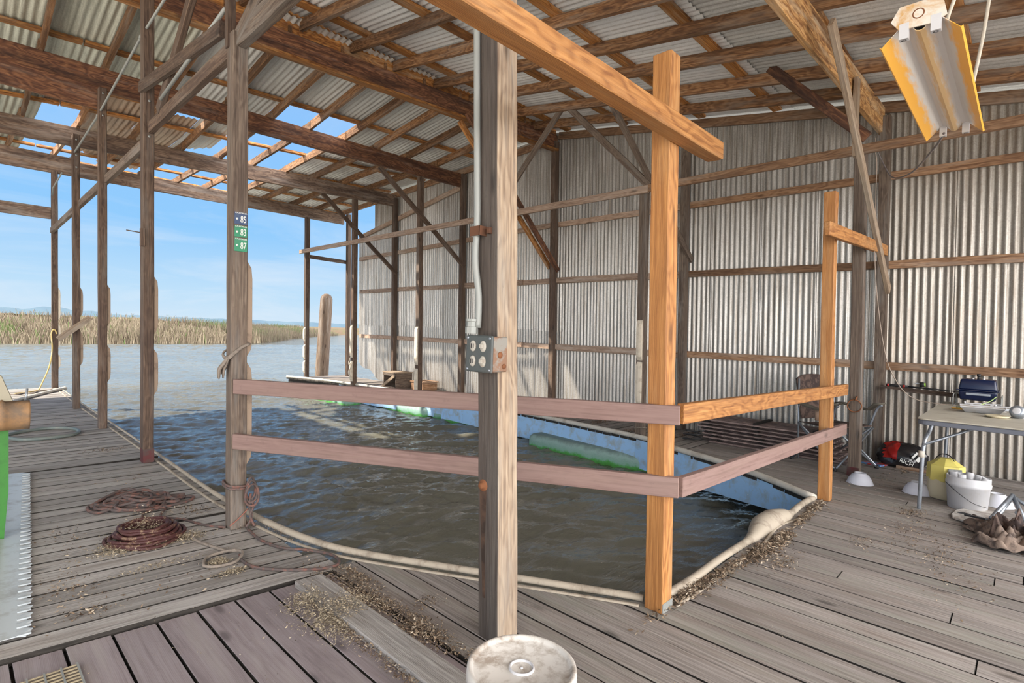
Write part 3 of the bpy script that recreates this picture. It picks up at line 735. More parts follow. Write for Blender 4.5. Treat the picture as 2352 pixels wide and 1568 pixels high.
for yy in (6.75, 7.85, 9.05, 9.75, 11.1, 12.0, 12.75, 13.65):
    for xa, xb in ((-1.6, 1.1), (1.1, 4.1), (4.1, 7.35)):
        mb = MB(); mb.box(S(xa + .01, yy, r_left(xa, yy) + RD + BT / 2 - .01), S(xb - .01, yy, r_left(xb, yy) + RD + BT / 2 - .01), 0.10, BT, seg=6, jit=.003); mb.build('batten', W_BATT, roof)
for yy in (-1.5, -0.55, 0.45, 1.35, 2.36, 3.36, 4.6, 5.72):
    for xa, xb in ((-1.6, 2.0), (2.0, 4.8), (4.8, 7.35)):
        mb = MB(); mb.box(S(xa + .01, yy, r_right(xa, yy) + RD + BT / 2), S(xb - .01, yy, r_right(xb, yy) + RD + BT / 2), 0.105, BT, seg=6, jit=.003); mb.build('batten', W_BATT, roof)
def sheet_left(xa, xb, ya, yb, m_, rag=0.0, dz=0.0, fa=None, fb=None):
    """sheet lying on the battens beyond the ridge between ya and yb, bent over the beams"""
    ks = [ya] + [v for v in (8.2, 10.5) if ya + .1 < v < yb - .1] + [yb]
    nseg = max(2, int((yb - ya) / 0.45)); n_ = int((xb - xa) / 0.076 * 8); r_ = random.random(); vs, gs = [], []
    for i in range(n_ + 1):
        x_ = xa + (xb - xa) * i / n_; c = .0095 * math.cos(2 * math.pi * x_ / .076)
        a = fa(x_) if fa else ya; b_ = fb(x_) if fb else yb
        if rag: b_ += random.uniform(-rag, rag) * (0.4 + 0.6 * math.sin(i * .3) ** 2)
        for k in range(nseg + 1):
            yy = a + (b_ - a) * k / nseg
            vs.append(S(x_, yy, r_left(x_, yy) + RD + BT + .002 + c + dz)); gs.append((yy + r_ * 50, x_ + r_ * 9, c))
    q = nseg + 1
    fs = [(i * q + k, (i + 1) * q + k, (i + 1) * q + k + 1, i * q + k + 1) for i in range(n_) for k in range(nseg)]
    mb = MB(); mb.add(vs, fs, gs, r_, smooth=True); return mb.build('roof_sheet', m_, roof)
def sheet_right(xa, xb, ya, yb, m_, dz=0.0):
    mb = MB(); n_ = int((xb - xa) / .076 * 8); r_ = random.random(); vs, gs = [], []
    for i in range(n_ + 1):
        x_ = xa + (xb - xa) * i / n_; c = .0095 * math.cos(2 * math.pi * x_ / .076)
        for k in range(5):
            yy = ya + (yb - ya) * k / 4
            vs.append(S(x_, yy, r_right(x_, yy) + RD + BT + .012 + c + dz)); gs.append((yy + r_ * 50, x_ + r_ * 9, c))
    fs = [(i * 5 + k, (i + 1) * 5 + k, (i + 1) * 5 + k + 1, i * 5 + k + 1) for i in range(n_) for k in range(4)]
    mb.add(vs, fs, gs, r_, smooth=True); mb.build('roof_sheet', m_, roof)
# first course from the ridge down to Y = 7.9
x_ = -1.7
for x_, xb in ((-1.7, -1.0), (-1.0, -.2), (-.2, .55), (.55, 1.3), (1.3, 2.05), (2.05, 2.75), (2.75, 3.37), (3.37, 4.0), (4.0, 4.64), (4.66, 5.4), (5.4, 6.1), (6.1, 6.9), (6.9, 7.52)):
    sheet_left(x_, xb + .03, 6.05, 7.92 if 3.3 < x_ < 4.5 else 9.2 if x_ < 2.2 else 8.95, G_ROOFG if x_ < 2.0 else G_ROOF, dz=random.uniform(0, .003))
# the broken second and third courses
sheet_left(-1.7, 0.30, 9.0, 13.9, G_ROOFG, .03, .012)
sheet_left(0.30, 0.93, 9.0, 13.85, G_ROOFG, .03, .014)
sheet_left(0.93, 1.38, 8.9, 9.9, G_ROOFR, .10, .012)
sheet_left(1.40, 2.05, 9.0, 12.9, G_ROOFR, .06, .012, fb=lambda x_: 12.3 + (x_ - 1.4) * 1.2)
sheet_left(2.05, 2.72, 9.35, 13.4, G_ROOFR, .05, .016)
sheet_left(2.72, 3.25, 8.9, 11.0, G_ROOF, .08, .012, fb=lambda x_: 11.2 - (x_ - 2.72) * 1.3)
sheet_left(4.68, 5.45, 8.9, 13.85, G_ROOFB, .04, .012)
sheet_left(5.41, 6.2, 8.9, 13.9, G_ROOF, .02, .015)
sheet_left(6.16, 6.95, 8.9, 13.85, G_ROOFB, .02, .012)
sheet_left(6.91, 7.55, 8.9, 13.9, G_ROOF, .02, .015)
# unseen roof extension, added to keep the sun off the near deck
sheet_left(-4.8, -4.0, 6.05, 13.9, G_ROOFG); sheet_left(-4.02, -1.66, 6.05, 13.9, G_ROOFG, dz=.004)
sheet_right(-4.8, -4.0, -2.9, 6.15, G_ROOF); sheet_right(-4.02, -1.66, -2.9, 6.15, G_ROOF, .004)
# near slope: bright sheets by the ridge, greyer smooth ones lower down
x_ = -1.7
while x_ < 7.5:
    xb = min(x_ + 0.72, 7.55)
    sheet_right(x_, xb + .04, 2.2 if x_ > 3.4 else 0.5, 6.15, G_ROOFB, random.uniform(0, .003))
    sheet_right(x_, xb + .04, -2.9, 2.45 if x_ > 3.4 else .7, G_ROOF, .016); x_ = xb
# ridge board and cap close the peak
for xa, xb in ((-1.7, .9), (.9, 3.4), (3.4, 7.4)):
    za, zb = bt('ridge', xa)[1], bt('ridge', xb)[1]
    mb = MB(); mb.box(S(xa, bt('ridge', xa)[0] + .06, za + .12), S(xb, bt('ridge', xb)[0] + .06, zb + .12), .03, .34, seg=4); mb.build('ridge_board', W_BATT, roof)
mb = MB(); mb.box(S(-1.7, 6.22, 4.80), S(7.5, 6.1, 5.02), 0.7, 0.01); mb.build('ridge_cap', G_ROOF, roof)
# ---------------------------------------------------------------- beams, posts, braces, rails
def timber(name, a, b_, wd_, ht, m_, label, cat, group=None, seg=10, jit=.003, up=(0, 0, 1), bev=.004, taper=1.0):
    mb = MB(); mb.box(a, b_, wd_, ht, up=up, seg=seg, jit=jit, taper=taper)
    return solo(mb, name, m_, label, cat, group, bevel=bev)
def beam_obj(k_, m_, label, x0=None, x1=None, wd_=0.07):
    a = BEAMS[k_]; x0 = a[0] if x0 is None else x0; x1 = a[3] if x1 is None else x1
    (ya, za), (yb, zb) = bt(k_, x0), bt(k_, x1); d = a[6]
    return timber('roof_beam', S(x0, ya, za - d / 2), S(x1, yb, zb - d / 2), wd_, d, m_, label, 'beam', 'main roof beams', seg=14)
beam_obj('ridge', W_BEAM, 'deep reddish brown ridge beam at the peak of the roof')
a = BEAMS['ridge']
timber('ledger_board', S(-1.6, 6.20, 4.49 - .285), S(7.3, 5.95, 4.75 - .285), .11, .035, W_BATT, 'thin orange ledger strip along the underside of the ridge beam', 'board')
beam_obj('A', W_BEAM, 'second dark stained roof beam, first one beyond the ridge beam')
beam_obj('B', W_BEAMG, 'grey brown roof beam under the open roof holes, third from the ridge')
beam_obj('C', W_BEAMG, 'outermost grey roof beam at the river end')
timber('header_board', S(-1.6, 7.86, 3.93), S(1.32, 8.04, 3.92), .045, .26, W_BEAM, 'lower of the two wide boards stacked below the second roof beam', 'beam')
timber('header_board', S(-1.6, 10.05, 3.50), S(1.30, 10.14, 3.52), .045, .22, W_BEAMG, 'dark wide board bolted to the fourth slip post under the roof beam', 'beam')
timber('header_board', S(-1.6, 12.98, 3.22), S(1.33, 12.98, 3.20), .05, .21, W_BEAMG, 'low grey header board at the far end with open sky below and above', 'beam')

# five posts on the slip's edge with hose bumpers
def slip_post(x0, y0, x1, y1, zt, m_, label, w_=.10, bumps=(), face=1, bm_=None, red=False, z0=0.0):
    t_ = thing('dock_post', label, 'post', S((x0 + x1) / 2, (y0 + y1) / 2, 0), 'posts carrying the roof')
    mb = MB(); mb.box(S((x0 + x1) / 2, (y0 + y1) / 2, z0), S((x0 + x1) / 2, (y0 + y1) / 2, zt), y1 - y0, x1 - x0, up=(1, 0, 0), seg=14, jit=.0035)
    mb.build('shaft', m_, t_, bevel=.005)
    for za, zb in bumps:
        mb = MB(); n_ = 9; xs = x1 if face > 0 else x0
        # a flattened hose pad that bulges off the post
        prof = [(0.0, za), (.028, za + .05), (.034, za + .12), (.034, zb - .12), (.028, zb - .05), (0.0, zb)]
        ys0, ys1 = y0 + .012, y1 - .012
        vs = []
        for d_, z in prof:
            vs += [S(xs - .004 * face, ys0, z), S(xs + d_ * face, ys0, z), S(xs + d_ * 1.15 * face, (ys0 + ys1) / 2, z), S(xs + d_ * face, ys1, z), S(xs - .004 * face, ys1, z)]
        fs = []
        for i in range(len(prof) - 1):
            for k_ in range(4): fs.append((i * 5 + k_, i * 5 + k_ + 1, (i + 1) * 5 + k_ + 1, (i + 1) * 5 + k_))
            fs.append((i * 5 + 4, i * 5, (i + 1) * 5, (i + 1) * 5 + 4))
        mb.add(vs, fs, smooth=False); mb.build('hose_bumper', bm_ or M_FIREH, t_, bevel=.003)
    return t_
pL = slip_post(1.25, 3.60, 1.345, 3.70, 3.14, W_POSTG, 'brown grey post with old licence plates and a knotted line at its foot', bumps=((.40, 1.07), (1.10, 1.72)))
mb = MB(); mb.box(S(1.262, 3.68, 3.05), S(1.262, 3.68, 4.55), .05, .05, up=(1, 0, 0), seg=6, jit=.002); mb.build('upper_stud', W_POST, pL, bevel=.003)
p2_ = slip_post(1.245, 5.80, 1.33, 5.92, 4.4, W_POST, 'dark brown slip post with red paint at its foot, second along the walkway', bumps=((.62, 1.05), (1.18, 1.72)))
mb = MB(); mb.box(S(1.235, 5.79, 1.98), S(1.235, 5.79, 2.14), .03, .05, up=(0, 1, 0)); mb.tube([S(1.24, 5.8, 2.10), S(1.12, 5.82, 2.11)], .005, 6); mb.build('bracket', W_POST, p2_)
m, t, b = mat('red_foot_paint'); nz = t.noise(attr(t, 'gv', 'Vector'), 12, 4); setc(t, b, t.mix(t.maprange(nz, .42, .6), (.095, .02, .02), (.07, .045, .04)), .6)
M_REDP = m
mb = MB(); mb.box(S(1.2875, 5.86, .005), S(1.2875, 5.86, .13), .122, .087, up=(1, 0, 0)); mb.build('painted_foot', M_REDP, p2_)
p3_ = slip_post(1.25, 7.92, 1.33, 8.01, 4.03, W_POST, 'brown slip post bolted to two stacked roof boards, third along the walkway', bumps=((.55, 1.0), (1.22, 1.72)))
def bolts(par, x, y, zs, r_=.011):
    for z in zs:
        mb = MB(); mb.lathe(S(x, y, z), [(0, .006), (r_, .004), (r_, 0)], 12, (0, -1, 0)); mb.build('bolt_head', M_CONDUIT, par)
p4_ = slip_post(1.25, 9.83, 1.33, 9.95, 3.92, W_POST, 'brown slip post with a short cleat nailed across it at an angle', bumps=((.62, 1.12), (1.32, 1.75)))
bolts(p3_, 1.29, 7.915, (3.96, 3.80, 3.70)); bolts(p4_, 1.29, 9.825, (3.84, 3.62, 3.45), .013); bolts(p2_, 1.29, 5.795, (3.42, 3.3, 2.98))
mb = MB(); mb.box(S(1.08, 9.78, 1.00), S(1.44, 9.78, 1.32), .03, .075, seg=2, jit=.003); mb.build('cleat', W_CENT, p4_)
p5_ = slip_post(1.33, 12.9, 1.42, 13.0, 4.1, W_POST, 'outermost slip post with a yellow rope looped over it', bumps=((.35, .62), (.75, 1.18), (1.25, 1.85)), bm_=M_FIREHP)

# posts along the finger dock
INN = [(1.16, 3.24), (3.56, 3.24), (5.95, 4.35), (8.36, 4.2), (10.76, 4.12), (13.05, 4.0)]
labs = ['grey post with a rusty ring and a dark scorch mark behind the gate post', 'grey finger dock post with two pale hose bumpers behind the corner post', 'finger dock post standing mostly behind the square timber post with outlet box',
        'slim post beside the small wooden crate, orange at mid height', 'finger dock post with white bumpers and a tied line near its foot', 'outermost finger dock post beside the bare round pile']
IP = []
for i, ((yy, zt), lab) in enumerate(zip(INN, labs)):
    bp = () if i in (0,) else ((.42, .98), (1.0, 1.52)) if i == 1 else ((.1, .55), (.62, 1.35)) if i != 5 else ((.1, .42), (.46, .82), (.9, 1.25))
    IP.append(slip_post(6.2, yy, 6.30, yy + .10, zt, W_POSTG if i < 2 else W_POST, lab, bumps=bp, face=-1, bm_=M_FIREHP))
# rusty ring on the first
mb = MB(); ring = [S(6.175, 1.205, .70) + Vector((0, math.cos(a_) * .06, math.sin(a_) * .06)) for a_ in [i * math.pi / 12 for i in range(24)]]
mb.tube(ring, .006, 6, closed=True); mb.tube([S(6.20, 1.19, .79), S(6.17, 1.19, .775), S(6.17, 1.2, .755)], .009, 6); mb.build('ring', M_RUST, IP[0])
mb = MB(); mb.box(S(6.25, 1.21, .004), S(6.25, 1.21, .09), .103, .103, up=(1, 0, 0)); mb.build('painted_foot', M_REDP, IP[0])
# long rail on the finger dock posts
timber('tie_rail', S(6.155, -2.6, 3.21), S(6.155, 3.5, 3.185), .04, .09, W_GIRT, 'horizontal tie board high on the finger dock posts in front of the metal wall', 'board', jit=.004)
timber('tie_rail', S(6.155, 3.5, 3.18), S(6.155, 13.3, 3.145), .04, .095, W_GIRTL, 'bleached tie board running out along the finger dock posts to the river end', 'board', jit=.004)
timber('tie_rail', S(6.25, 13.0, 3.02), S(7.3, 13.0, 2.99), .04, .09, W_POST, 'short dark tie board across the far end beside the round pile', 'board')
# knee braces
def brace(a, b_, w_, h_, m_, label, up=(0, 0, 1)): return timber('knee_brace', a, b_, w_, h_, m_, label, 'brace', 'slanting braces under the roof', seg=8, jit=.003, up=up)
brace(S(5.30, 8.34, 4.15), S(7.32, 8.34, 2.60), .04, .09, W_POST, 'long slanting brace under the second roof beam down to the wall')
brace(S(5.45, 10.74, 4.08), S(7.32, 10.76, 2.58), .04, .09, W_POST, 'long slanting brace under the third roof beam down to the wall')
brace(S(5.2, 5.9, 4.45), S(7.36, 5.93, 2.40), .04, .09, W_BEAM, 'doubled slanting brace under the ridge beam, the front piece')
brace(S(5.15, 6.0, 4.34), S(7.30, 6.06, 2.45), .04, .09, W_BATT, 'doubled slanting brace under the ridge beam, the rear piece')
brace(S(5.0, 3.52, 4.22), S(7.50 - .1, 3.5, 2.42), .04, .09, W_POSTG, 'slanting brace crossing behind the orange corner post')
brace(S(6.17, 3.50, 3.22), S(6.17, 4.86, 4.60), .04, .09, W_POSTG, 'grey brace leaning up from the tie board, nearer leg of the upturned V')
brace(S(6.17, 5.98, 3.55), S(6.17, 4.93, 4.56), .04, .09, W_POSTG, 'brown brace leaning up to meet its twin at the top of the upturned V')
brace(S(6.15, 1.15, 3.30), S(6.15, 2.06, 4.24), .045, .10, W_BEAM, 'short dark stained brace between the tie board and the rafters')
timber('roof_prop', S(4.42, 1.06, 3.62), S(6.88, 1.06, 1.88), .04, .095, W_CENT, 'tall pale brace slanting down across the grey post at the metal wall', 'brace', jit=.004)
timber('roof_beam', S(3.0, 1.24, 3.63), S(7.36, 1.24, 3.84), .05, .30, W_RUST, 'rough yellow and brown stained beam above the gate post', 'beam', 'main roof beams', seg=12, jit=.006)
timber('prop_block', S(5.88, 1.19, 3.78), S(5.88, 1.19, 3.05), .04, .09, W_CENT, 'short pale block hanging beside the tall slanting brace', 'block', up=(1, 0, 0))
# walkway side header and braces
timber('side_header', S(1.30, 3.70, 3.08), S(1.30, 5.80, 3.06), .05, .10, W_POST, 'thick side header board running back from the licence plate post', 'beam', jit=.004)
timber('side_header', S(1.30, 2.3, 3.11), S(1.30, 3.60, 3.11), .06, .13, W_POSTG, 'short weathered header board on top of the licence plate post', 'beam', jit=.004)
timber('side_header', S(1.33, 5.9, 3.0), S(1.33, 12.9, 2.88), .05, .095, W_POSTG, 'grey side header board joining the outer slip posts', 'beam', jit=.004)
timber('side_header', S(1.24, 5.85, 3.42), S(1.24, 3.75, 3.19), .04, .10, W_POST, 'slanting splice board above the side header', 'board', jit=.004)
brace(S(1.29, 5.45, 3.12), S(1.29, 3.85, 4.25), .045, .10, W_POST, 'steep brace rising from the side header to the ridge beam')
brace(S(1.30, 2.75, 3.45), S(1.30, 3.75, 3.05), .06, .12, W_POSTG, 'short stub brace on top of the licence plate post')
for i, (pts, r_, lab) in enumerate((([(1.27, 4.6, 4.0), (1.27, 6.0, 3.94), (1.27, 8.1, 3.74), (1.27, 10.2, 3.64), (1.30, 12.4, 3.57), (1.30, 12.5, 3.45)], .012, 'long thin grey conduit pipe slanting up past the slip posts'),
                                   ([(1.24, 3.70, 3.30), (1.24, 5.2, 3.14)], .014, 'short grey conduit pipe leading up to the licence plate post'))):
    mb = MB(); mb.tube([S(*p) for p in pts], r_, 8)
    if i == 0:
        for p in pts[1:4]: mb.tube([S(p[0], p[1] - .03, p[2] + .002), S(p[0], p[1] + .03, p[2] - .002)], r_ * 1.5, 8)
    solo(mb, 'conduit_pipe', M_CONDUIT, lab, 'pipe')

# ---------------------------------------------------------------- square post with outlet box
cx0, cy0, cs = 1.60, 1.555, 0.122
cp = thing('square_post', 'big square weathered timber post in front, carrying the outlet box and bucket at its foot', 'post', S(cx0 + cs / 2, cy0 + cs / 2, 0))
def SC_(x, y, z): return Vector((x - .0236 * z, y + .0246 * z, z))
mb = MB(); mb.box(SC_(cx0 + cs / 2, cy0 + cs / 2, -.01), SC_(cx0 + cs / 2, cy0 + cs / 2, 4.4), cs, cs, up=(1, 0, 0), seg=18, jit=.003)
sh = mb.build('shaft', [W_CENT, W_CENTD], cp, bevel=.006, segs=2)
for p in sh.data.polygons:                                      # shade on the walkway face is painted in with darker wood
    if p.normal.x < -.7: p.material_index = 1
mb = MB(); bz = .66; by = cy0 + .085
mb.lathe(SC_(cx0 - .001, by, bz), [(0, .018), (.012, .018), (.013, .005), (.024, .004), (.026, .0)], 20, (-1, 0, 0)); mb.build('bolt', M_RUST, cp)
m, t, b = mat('rust_run'); g_ = attr(t, 'gv', 'Vector'); setc(t, b, t.mix(t.maprange(t.noise(g_, 9, 5), .4, .6), (.03, .018, .012), (.10, .055, .035)), .8)
mb = MB(); mb.poly([SC_(cx0 - .0035, by + .020, bz - .01), SC_(cx0 - .0035, by + .012, bz - .25), SC_(cx0 - .0035, by + .004, bz - .48), SC_(cx0 - .0035, by - .008, bz - .48), SC_(cx0 - .0035, by - .010, bz - .2), SC_(cx0 - .0035, by - .020, bz - .01)], (.003, 0, 0)); mb.build('rust_stain', m, cp)
# conduit down the post's left face
co = thing('conduit_pipe', 'grey vertical conduit pipe feeding the outlet box on the square post', 'pipe', S(1.56, 1.66, 1.2))
mb = MB(); mb.tube([SC_(1.582, 1.655, 4.3), SC_(1.582, 1.655, 2.2), SC_(1.582, 1.655, 1.80), SC_(1.575, 1.66, 1.62), (1.545, 1.68, 1.46), (1.545, 1.68, 1.33)], .014, 14, sub=5); mb.build('pipe', M_CONDUIT, co)
mb = MB(); mb.lathe(S(1.545, 1.68, 1.305), [(0, 0), (.027, 0), (.027, .028), (.022, .03), (.022, .05), (.026, .052), (.026, .062), (0, .062)], 8, smooth=False); mb.build('connector', M_CONDUIT, co)
mb = MB(); mb.tube([S(1.60, 1.625, 1.735), S(1.553, 1.640, 1.735), S(1.549, 1.665, 1.735), S(1.56, 1.69, 1.735), S(1.60, 1.69, 1.735)], .014, 4, flat=.16); 
mb = MB(); mb.cube(1.540, 1.625, 1.722, 1.562, 1.640, 1.748); mb.cube(1.519, 1.66, 1.715, 1.5225, 1.72, 1.755); mb.cube(1.519, 1.66, 1.715, 1.56, 1.664, 1.755); mb.build('strap', M_RUSTD, co)
# outlet box: its cover faces the walkway and the camera (-X, -Y corner)
ob = thing('outlet_box', 'grey metal outlet box with two sockets and two switches on the square post', 'outlet box', S(1.50, 1.62, 1.145))
bx0, bx1, by0, by1, bz0, bz1 = 1.500, 1.598, 1.545, 1.70, 1.148, 1.300
M_BOXB = plain('rusty_box_side', (.22, .205, .18), .6, .2, dirt=(.20, .085, .035), dirt_amt=.8, dscale=14, dat=(.48, .58))
M_COVER = plain('grey_cover', (.065, .075, .075), .5, .2, dirt=(.11, .105, .10), dirt_amt=.5)
M_DEV = plain('ivory_device', (.42, .395, .345), .5, dirt=(.2, .13, .08), dirt_amt=.5, dscale=30)
mb = MB(); mb.cube(bx0 + .012, by0 + .006, bz0 + .004, bx1, by1 - .006, bz1 - .004); mb.build('box_body', M_BOXB, ob, bevel=.004)
mb = MB()
for yy, zz_ in ((by0 + .004, 0),):
    mb.lathe((bx1 - .045, by0 + .0045, 1.222), [(0, .001), (.013, .001), (.013, 0)], 16, (0, -1, 0)); mb.build('knockout', M_RUST, ob); mb = MB(); mb.lathe((bx1 - .02, by0 + .0045, 1.175), [(0, .001), (.011, .001), (.011, 0)], 16, (0, -1, 0))
mb.build('knockout', M_RUST, ob)
mb = MB(); mb.cube(bx0, by0, bz0, bx0 + .013, by1, bz1); mb.build('cover_plate', M_COVER, ob, bevel=.008, segs=3)
for yy in (by0 + .05, by1 - .045):
    sw = yy < 1.62
    for zz_ in (bz0 + .045, bz1 - .045):
        mb = MB(); mb.lathe((bx0 + .001, yy, zz_), [(0, .006), (.015, .006), (.017, .004), (.017, 0)], 24, (-1, 0, 0), sy=1.35); dv_ = mb.build('switch' if sw else 'socket', M_DEV, ob)
        mb = MB()
        if sw: mb.cube(bx0 - .016, yy - .007, zz_ - .006, bx0 - .004, yy + .007, zz_ + .009)
        else:
            mb.cube(bx0 - .0075, yy - .008, zz_ - .009, bx0 - .004, yy - .005, zz_ + .010); mb.cube(bx0 - .0075, yy + .005, zz_ - .009, bx0 - .004, yy + .008, zz_ + .010)
        mb.build('toggle' if sw else 'slots', M_DEV if sw else M_BLACK, dv_)
for yy in (by0 + .012, by1 - .012):
    for zz_ in (bz0 + .012, bz1 - .012):
        mb = MB(); mb.lathe((bx0, yy, zz_), [(0, .004), (.004, .004), (.006, .001), (.006, 0)], 12, (-1, 0, 0)); mb.build('screw', M_STEEL, ob)

# ---------------------------------------------------------------- railings
timber('corner_post', S(2.40, 1.258, 0), S(2.40, 1.258, 2.66), .095, .095, W_ORANGE, 'tall bright orange brown corner post standing on the deck, free at the top', 'post', up=(1, 0, 0), seg=14, jit=.003)
mb = MB(); mb.cube(2.446, 1.215, 0.002, 2.450, 1.300, .085); mb.cube(2.355, 1.206, 0.002, 2.45, 1.209, .05) ; 
solo(mb, 'post_anchor', M_CONDUIT, 'small grey steel bracket at the foot of the orange corner post', 'bracket')
timber('cross_timber', S(0.35, 1.165, 2.262), S(2.755, 1.165, 2.275), .085, .088, W_ORANGE, 'long orange timber crossing in front of the corner post near its top', 'beam', seg=14, jit=.003)
timber('gate_post', S(5.09, 1.19, 0), S(5.09, 1.19, 2.56), .09, .085, W_ORANGE, 'shorter orange post by the folding table with a stub arm', 'post', up=(1, 0, 0), seg=14, jit=.003)
timber('stub_arm', S(4.58, 1.09, 2.17), S(6.86, 1.09, 2.30), .04, .105, W_ORANGE, 'orange arm board running from the shorter orange post to the slanting brace', 'board', jit=.004)
def rail(a, b_, ht, m_, label): return timber('rail_board', a, b_, .038, ht, m_, label, 'rail', 'guard rails round the slip corner', seg=12, jit=.002, bev=.003)
rail(S(1.245, 3.655, .925), S(1.64, 2.75, .935), .088, W_PAINTD, 'upper rail board dark mauve end at the licence plate post') if False else None
rail(S(1.262, 3.575, .918), S(2.392, 1.155, .952), .090, W_PAINT, 'upper faded mauve rail from the licence plate post to the corner post')
rail(S(1.262, 3.575, .573), S(2.392, 1.155, .612), .095, W_PAINT, 'lower faded mauve rail from the licence plate post to the corner post')
rail(S(2.425, 1.17, .955), S(5.50, 1.14, .905), .095, W_ORANGE, 'upper bare orange rail between corner post and shorter orange post')
rail(S(2.425, 1.17, .605), S(5.50, 1.14, .555), .095, W_PAINT, 'lower pinkish rail between corner post and shorter orange post')
# ---------------------------------------------------------------- small things
def text_part(body, size, mat_, parent, origin, ux, uy, depth=.0015, sx=1.0, name='lettering', label=None):
    """flat raised lettering; ux/uy are the reading and upward directions"""
    cu = bpy.data.curves.new('t', 'FONT'); cu.body = body; cu.size = size; cu.extrude = depth; cu.align_x = 'CENTER'; cu.align_y = 'CENTER'
    ob_ = bpy.data.objects.new('t', cu); C.objects.link(ob_)
    dg = bpy.context.evaluated_depsgraph_get(); dg.update()
    me = bpy.data.meshes.new_from_object(ob_.evaluated_get(dg)); bpy.data.objects.remove(ob_); bpy.data.curves.remove(cu)
    ux = Vector(ux).normalized(); uy = Vector(uy).normalized(); uz = ux.cross(uy); o = Vector(origin)
    inv = WO[parent.name].inverted()
    for v in me.vertices: v.co = inv @ (o + ux * (v.co.x * sx) + uy * v.co.y + uz * v.co.z)
    me.materials.clear(); me.materials.append(mat_); me.name = name
    ob_ = bpy.data.objects.new(name, me); C.objects.link(ob_); ob_.parent = parent; WO[ob_.name] = WO[parent.name].copy()
    return ob_
M_PLN = plain('navy_plate', (.03, .06, .14), .5, dirt=(.10, .12, .15), dirt_amt=.5, dscale=30)
M_PLG = plain('green_plate', (.02, .22, .11), .5, dirt=(.05, .16, .10), dirt_amt=.5, dscale=30)
M_LET = plain('plate_white', (.72, .72, .68), .5)
for (z0, z1, num, m_, lab, cal) in ((1.937, 2.014, '85', M_PLN, 'navy licence plate end reading 85, top of the three', True), (1.858, 1.930, '83', M_PLG, 'green licence plate end reading 83, middle of the three', True), (1.768, 1.851, '87', M_PLG, 'green licence plate end reading 87, bottom of the three', True)):
    pl = thing('licence_plate', lab, 'licence plate', S(1.30, 3.594, z0), 'old licence plates nailed to the post')
    mb = MB(); mb.cube(S(1.262, 0, z0).x, S(0, 3.592, z0).y, z0, S(1.338, 0, z0).x, S(0, 3.5955, z0).y, z1); mb.build('plate', m_, pl, bevel=.001)
    zc = (z0 + z1) / 2; fy = S(0, 3.5915, z0).y
    text_part(num, .060, M_LET, pl, (S(1.3145, 0, zc).x, fy, zc - .007), (1, 0, 0), (0, 0, 1), sx=.60)
    text_part('CALIFORNIA', .0125, M_LET, pl, (S(1.30, 0, zc).x, fy, z1 - .006), (1, 0, 0), (0, 0, 1))
    if num == '85': text_part('CARRIER', .0085, M_LET, pl, (S(1.305, 0, zc).x, fy, z0 + .005), (1, 0, 0), (0, 0, 1)) if False else None
    mb = MB(); mb.lathe((S(1.277, 0, zc).x, fy + .001, zc - .004), [(0, .002), (.0065, .002), (.0065, 0)], 16, (0, -1, 0)); mb.build('seal', M_LET, pl)

# rag and lines on the licence plate post
def rope(name, pts, r_, m_, label, cat='rope', group=None, sub=6, seg=7, closed=False, kind=None):
    mb = MB(); mb.tube(pts, r_, seg, sub=sub, closed=closed); return solo(mb, name, m_, label, cat, group, kind)
rag = thing('rag_tie', 'grey rag knotted round the licence plate post, its ragged end hanging off the side', 'rag', S(1.25, 3.6, .95))
mb = MB()
mb.tube([S(1.352, 3.70, 1.20), S(1.352, 3.60, 1.185), S(1.31, 3.588, 1.165), S(1.262, 3.588, 1.125), S(1.238, 3.60, 1.10), S(1.235, 3.66, 1.09), S(1.24, 3.72, 1.12), S(1.30, 3.714, 1.17)], [.011, .013, .012, .014, .015, .013, .012, .01], 7, sub=6, flat=.55); mb.build('wrap', M_ROPED, rag)
mb = MB(); rnd_ = random.Random(4)
for k_ in range(7):
    o_ = rnd_.uniform(-.02, .02); q_ = rnd_.uniform(-.018, .018); zl = rnd_.uniform(.95, 1.0)
    mb.tube([S(1.236, 3.615, 1.10), S(1.222 + o_ * .5, 3.64 + q_, 1.06), S(1.208 + o_, 3.66 + q_, 1.02), S(1.205 + o_, 3.665 + q_ * 1.3, zl)], [.012, .017, .018, .008], 6, sub=4, flat=.5)
mb.build('ragged_end', M_ROPED, rag)
def wrapline(z, k=0.0): return [S(1.242, 3.592, z), S(1.352, 3.592, z - .012 + k), S(1.355, 3.706, z - .006), S(1.30, 3.713, z + .004), S(1.238, 3.71, z + .01)]
kn = thing('mooring_line', 'dark line wound and knotted round the foot of the licence plate post', 'rope', S(1.35, 3.6, .02))
for z in (.285, .270): 
    mb = MB(); mb.tube(wrapline(z), .0075, 7, sub=5, closed=True); mb.build('turn', M_ROPEB, kn)
mb = MB(); c0 = S(1.362, 3.585, .20)
for q in range(3):
    mb.tube([c0 + Vector((.028 * math.cos(a_) * (1 + .25 * q), .01 * math.sin(2 * a_) - .012 * q, .055 + .07 * math.sin(a_) - .02 * q)) for a_ in [i * math.pi / 5 + q for i in range(10)]], .0075, 7, sub=4, closed=True)
mb.tube([c0 + Vector((.01, 0, .0)), c0 + Vector((.012, -.012, -.07)), c0 + Vector((-.005, -.014, -.12)), c0 + Vector((.02, -.03, -.19))], .008, 7, sub=5)
mb.tube([c0 + Vector((.0, 0, .02)), c0 + Vector((-.01, -.008, -.06)), c0 + Vector((.01, -.008, -.13)), c0 + Vector((-.03, -.02, -.185))], .008, 7, sub=5)
mb.build('knot', M_ROPEB, kn)
